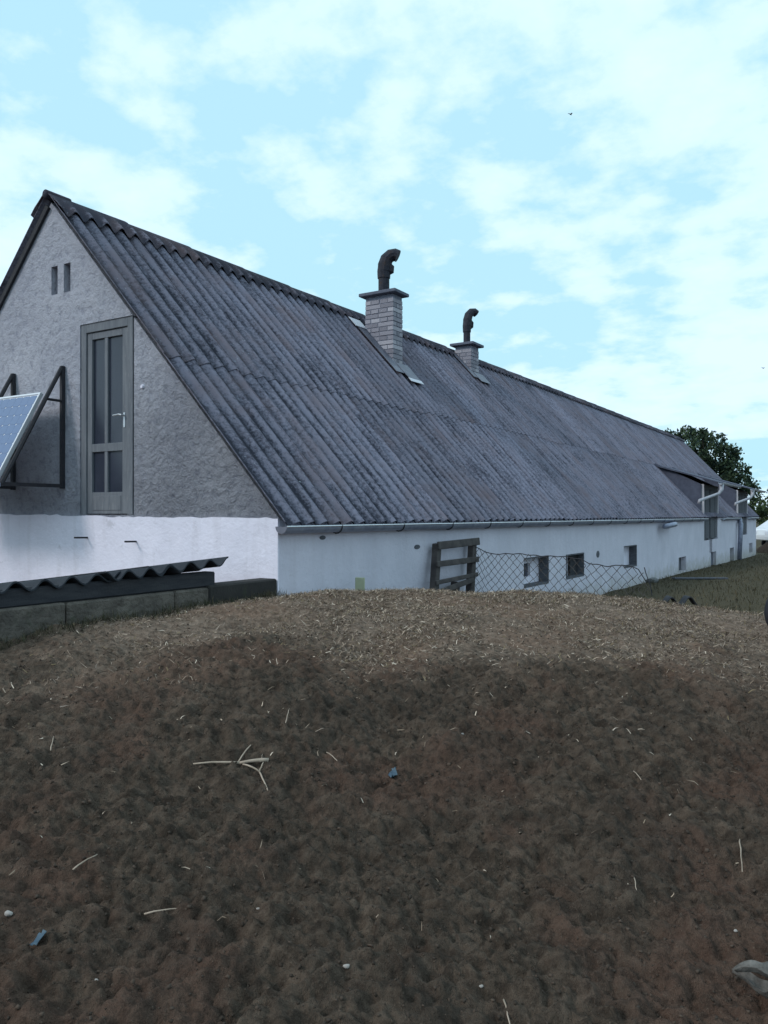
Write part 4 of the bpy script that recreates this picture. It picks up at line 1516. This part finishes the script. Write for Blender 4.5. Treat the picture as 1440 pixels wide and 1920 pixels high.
def stick(name, label, parts, m='twig', cat='twig', group=None):
    root = None
    org = Vector((0, 0, 0))
    mbs = []
    mb = MB()
    paths = [twig_path(p0, p1, sag) for p0, p1, r0, r1, sag in parts]
    over = [float(terrain(q.x, q.y)) - q.z for pts in paths for q in pts]
    lift = float(np.percentile(over, 75)) + parts[0][2]     # a stiff stick rests on the higher clods
    for (p0, p1, r0, r1, sag), pts in zip(parts, paths):
        for q in pts:
            q.z += lift
        if root is None:
            org = pts[0].copy()
            root = True
        k = len(pts)
        mb.tube([q - org for q in pts], [r0 + (r1 - r0) * i / (k - 1) for i in range(k)], 6)
    o = mb.build(name, m, None, smooth=True, loc=org)
    return tag(o, label, cat, group)


stick('forked_stick', 'pale forked dead stick lying on dark soil, largest of the twigs',
      [((362, 1425), (450, 1423), 0.0035, 0.006, 0.004), ((450, 1423), (504, 1418), 0.006, 0.011, 0.004), ((446, 1422), (488, 1372), 0.004, 0.002, 0.01), ((455, 1425), (487, 1440), 0.004, 0.004, 0.006), ((487, 1440), (502, 1474), 0.004, 0.003, 0.004), ((487, 1440), (494, 1422), 0.004, 0.003, 0.004), ((490, 1421), (492, 1405), 0.002, 0.0012, 0.004)])
G = 'single dead twigs on the soil'
for p0, p1, r_, lb in (((536, 1362), (543, 1336), 0.003, 'short thin twig just above the right end of the forked stick'),
                       ((272, 1714), (352, 1705), 0.003, 'thin straight pale twig lying alone in the lower left soil'),
                       ((138, 1645), (184, 1616), 0.0032, 'slanting pale twig on the lower left slope above the straight one'),
                       ((1386, 1562), (1390, 1630), 0.003, 'thin upright pale stalk near the right picture edge'),
                       ((945, 1866), (957, 1918), 0.003, 'pale bent stalk at the bottom centre-right of the picture'),
                       ((95, 1408), (102, 1380), 0.003, 'small pale twig near the left edge level with the forked stick'),
                       ((612, 1400), (640, 1425), 0.0026, 'faint twig between the forked stick and the blue plastic scrap'),
                       ((1188, 1455), (1206, 1478), 0.0024, 'faint slanting twig on the right middle slope'),
                       ((1188, 1652), (1192, 1676), 0.0022, 'tiny stalk left of the upright one at right')):
    stick('twig', lb, [(p0, p1, r_, r_ * 0.6, 0.006)], group=G)


def scrap(name, px, py, pts, m, label, cat, width=0.02, lift=0.006):
    """small crumpled ribbon-like scrap; pts are offsets in metres on the ground"""
    cx_, cy_ = on_ground(px, py)
    k = len(pts)
    top = np.zeros((k, 5, 3))
    org = np.array([cx_, cy_, float(terrain(cx_, cy_))])
    for i, (a, b, wsc) in enumerate(pts):
        for j in range(5):
            f = (j / 4 - 0.5) * width * wsc
            x_, y_ = cx_ + a + f, cy_ + b + f * 0.4
            top[i, j] = (x_, y_, float(terrain(x_, y_)) + lift + 0.012 * abs(math.sin(i * 1.7 + j)))
    top -= org
    me = grid_solid(name, top, top - np.array([0, 0, 0.002]))
    return tag(link(name, me, m, loc=org), label, cat)


scrap('plastic_scrap', 736, 1435, [(0.0, 0.05, 0.5), (0.006, 0.03, 0.9), (-0.004, 0.01, 1.2), (0.008, -0.02, 1.1), (0.0, -0.05, 0.4)], 'blue_plastic', 'small blue plastic scrap half buried in soil right of the forked stick', 'plastic scrap', width=0.028)
scrap('plastic_scrap', 68, 1770, [(0.0, 0.03, 0.6), (0.01, 0.01, 1.2), (0.004, -0.02, 0.8)], 'blue_plastic', 'faint dark blue plastic scrap at the lower left edge', 'plastic scrap', width=0.03)


def curled_leaf(px, py, label):
    """withered leaf, two torn lobes curling up from a pointed tip"""
    cx_, cy_ = on_ground(px, py)
    n, mj = 22, 11
    tops = []
    for lobe, (ang, ln, wmax, up) in enumerate(((-0.30, 0.20, 0.050, 0.022), (-0.85, 0.17, 0.040, 0.006))):
        top = np.zeros((n, mj, 3))
        ca_, sa_ = math.cos(ang), math.sin(ang)
        for i in range(n):
            f = i / (n - 1)
            wd = wmax * (f ** 0.65) * (1.15 - 0.75 * f ** 4) + 0.002
            for j in range(mj):
                g = j / (mj - 1) * 2 - 1
                rag = 1 + 0.45 * float(vnoise(np.array(f * 9 + lobe * 7), np.array(3.0 + (g > 0) * 5))) * abs(g)
                a, b = ln * f, wd * g * rag
                z = up + 0.030 * abs(g) ** 1.6 * (0.4 + f) + 0.014 * math.sin(6 * f + lobe) + 0.010 * float(vnoise(np.array(f * 7), np.array(g * 3 + lobe)))
                top[i, j] = (a * ca_ - b * sa_, a * sa_ + b * ca_, z)
        tops.append(top)
    z = float(terrain(cx_, cy_, False)) + 0.03
    root = empty('dead_leaf', (cx_, cy_, z))
    for top in tops:
        link('leaf_lobe', grid_solid('leaf_lobe', top, top - np.array([0, 0, 0.002])), 'pale_leaf', root)
    return tag(root, label, 'leaf')


curled_leaf(1372, 1835, 'large pale grey curled dead leaf in the bottom right corner')
for px_, py_, r_, lb in ((18, 1722, 0.012, 'white pebble at the lower left edge'), (485, 1709, 0.006, 'tiny white pebble right of the straight lower twig'),
                         (1378, 1742, 0.006, 'tiny white chip above the curled leaf at right'), (650, 1850, 0.009, 'small pale pebble at the bottom centre-left'),
                         (866, 1372, 0.010, 'white chip on the reddish soil right of the blue scrap'), (182, 1842, 0.006, 'tiny pale pebble near the lower left corner'),
                         (902, 1843, 0.006, 'tiny pale pebble above the bent bottom stalk'), (1135, 1727, 0.004, 'very small white chip on the lower right soil')):
    x_, y_ = on_ground(px_, py_)
    stone(x_, y_, r_, lb, 'white_bit')

# ------------------------------------------------------------------ birds
for px_, py_, y_, lb in ((1070, 214, 45.0, 'tiny dark bird flying high above the roof'), (1431, 691, 60.0, 'tiny distant bird low in the sky at the right edge')):
    b = MB()
    b.tube([(-0.09, 0, 0), (-0.03, 0, 0.005), (0.05, 0, 0.01), (0.10, 0, 0.012)], [0.012, 0.03, 0.028, 0.008], 8)
    for s_ in (-1, 1):
        n0 = len(b.v)
        b.v += [(0.05, 0.02 * s_, 0.02), (-0.03, 0.02 * s_, 0.02), (-0.05, 0.12 * s_, 0.06), (0.03, 0.12 * s_, 0.07), (-0.06, 0.2 * s_, 0.03), (0.05, 0.02 * s_, 0.012), (-0.03, 0.02 * s_, 0.012), (-0.05, 0.12 * s_, 0.052), (0.03, 0.12 * s_, 0.062)]
        b.f += [(n0, n0 + 1, n0 + 2, n0 + 3), (n0 + 3, n0 + 2, n0 + 4), (n0 + 8, n0 + 7, n0 + 6, n0 + 5), (n0 + 4, n0 + 7, n0 + 8)]
    o = b.build('bird', 'bird_dark', None, loc=(at(px_, y_), y_, EYE + (966 - py_) / 1500 * y_), rot=(0.3, 0.2, 0.6))
    tag(o, lb, 'bird', 'birds in the sky')
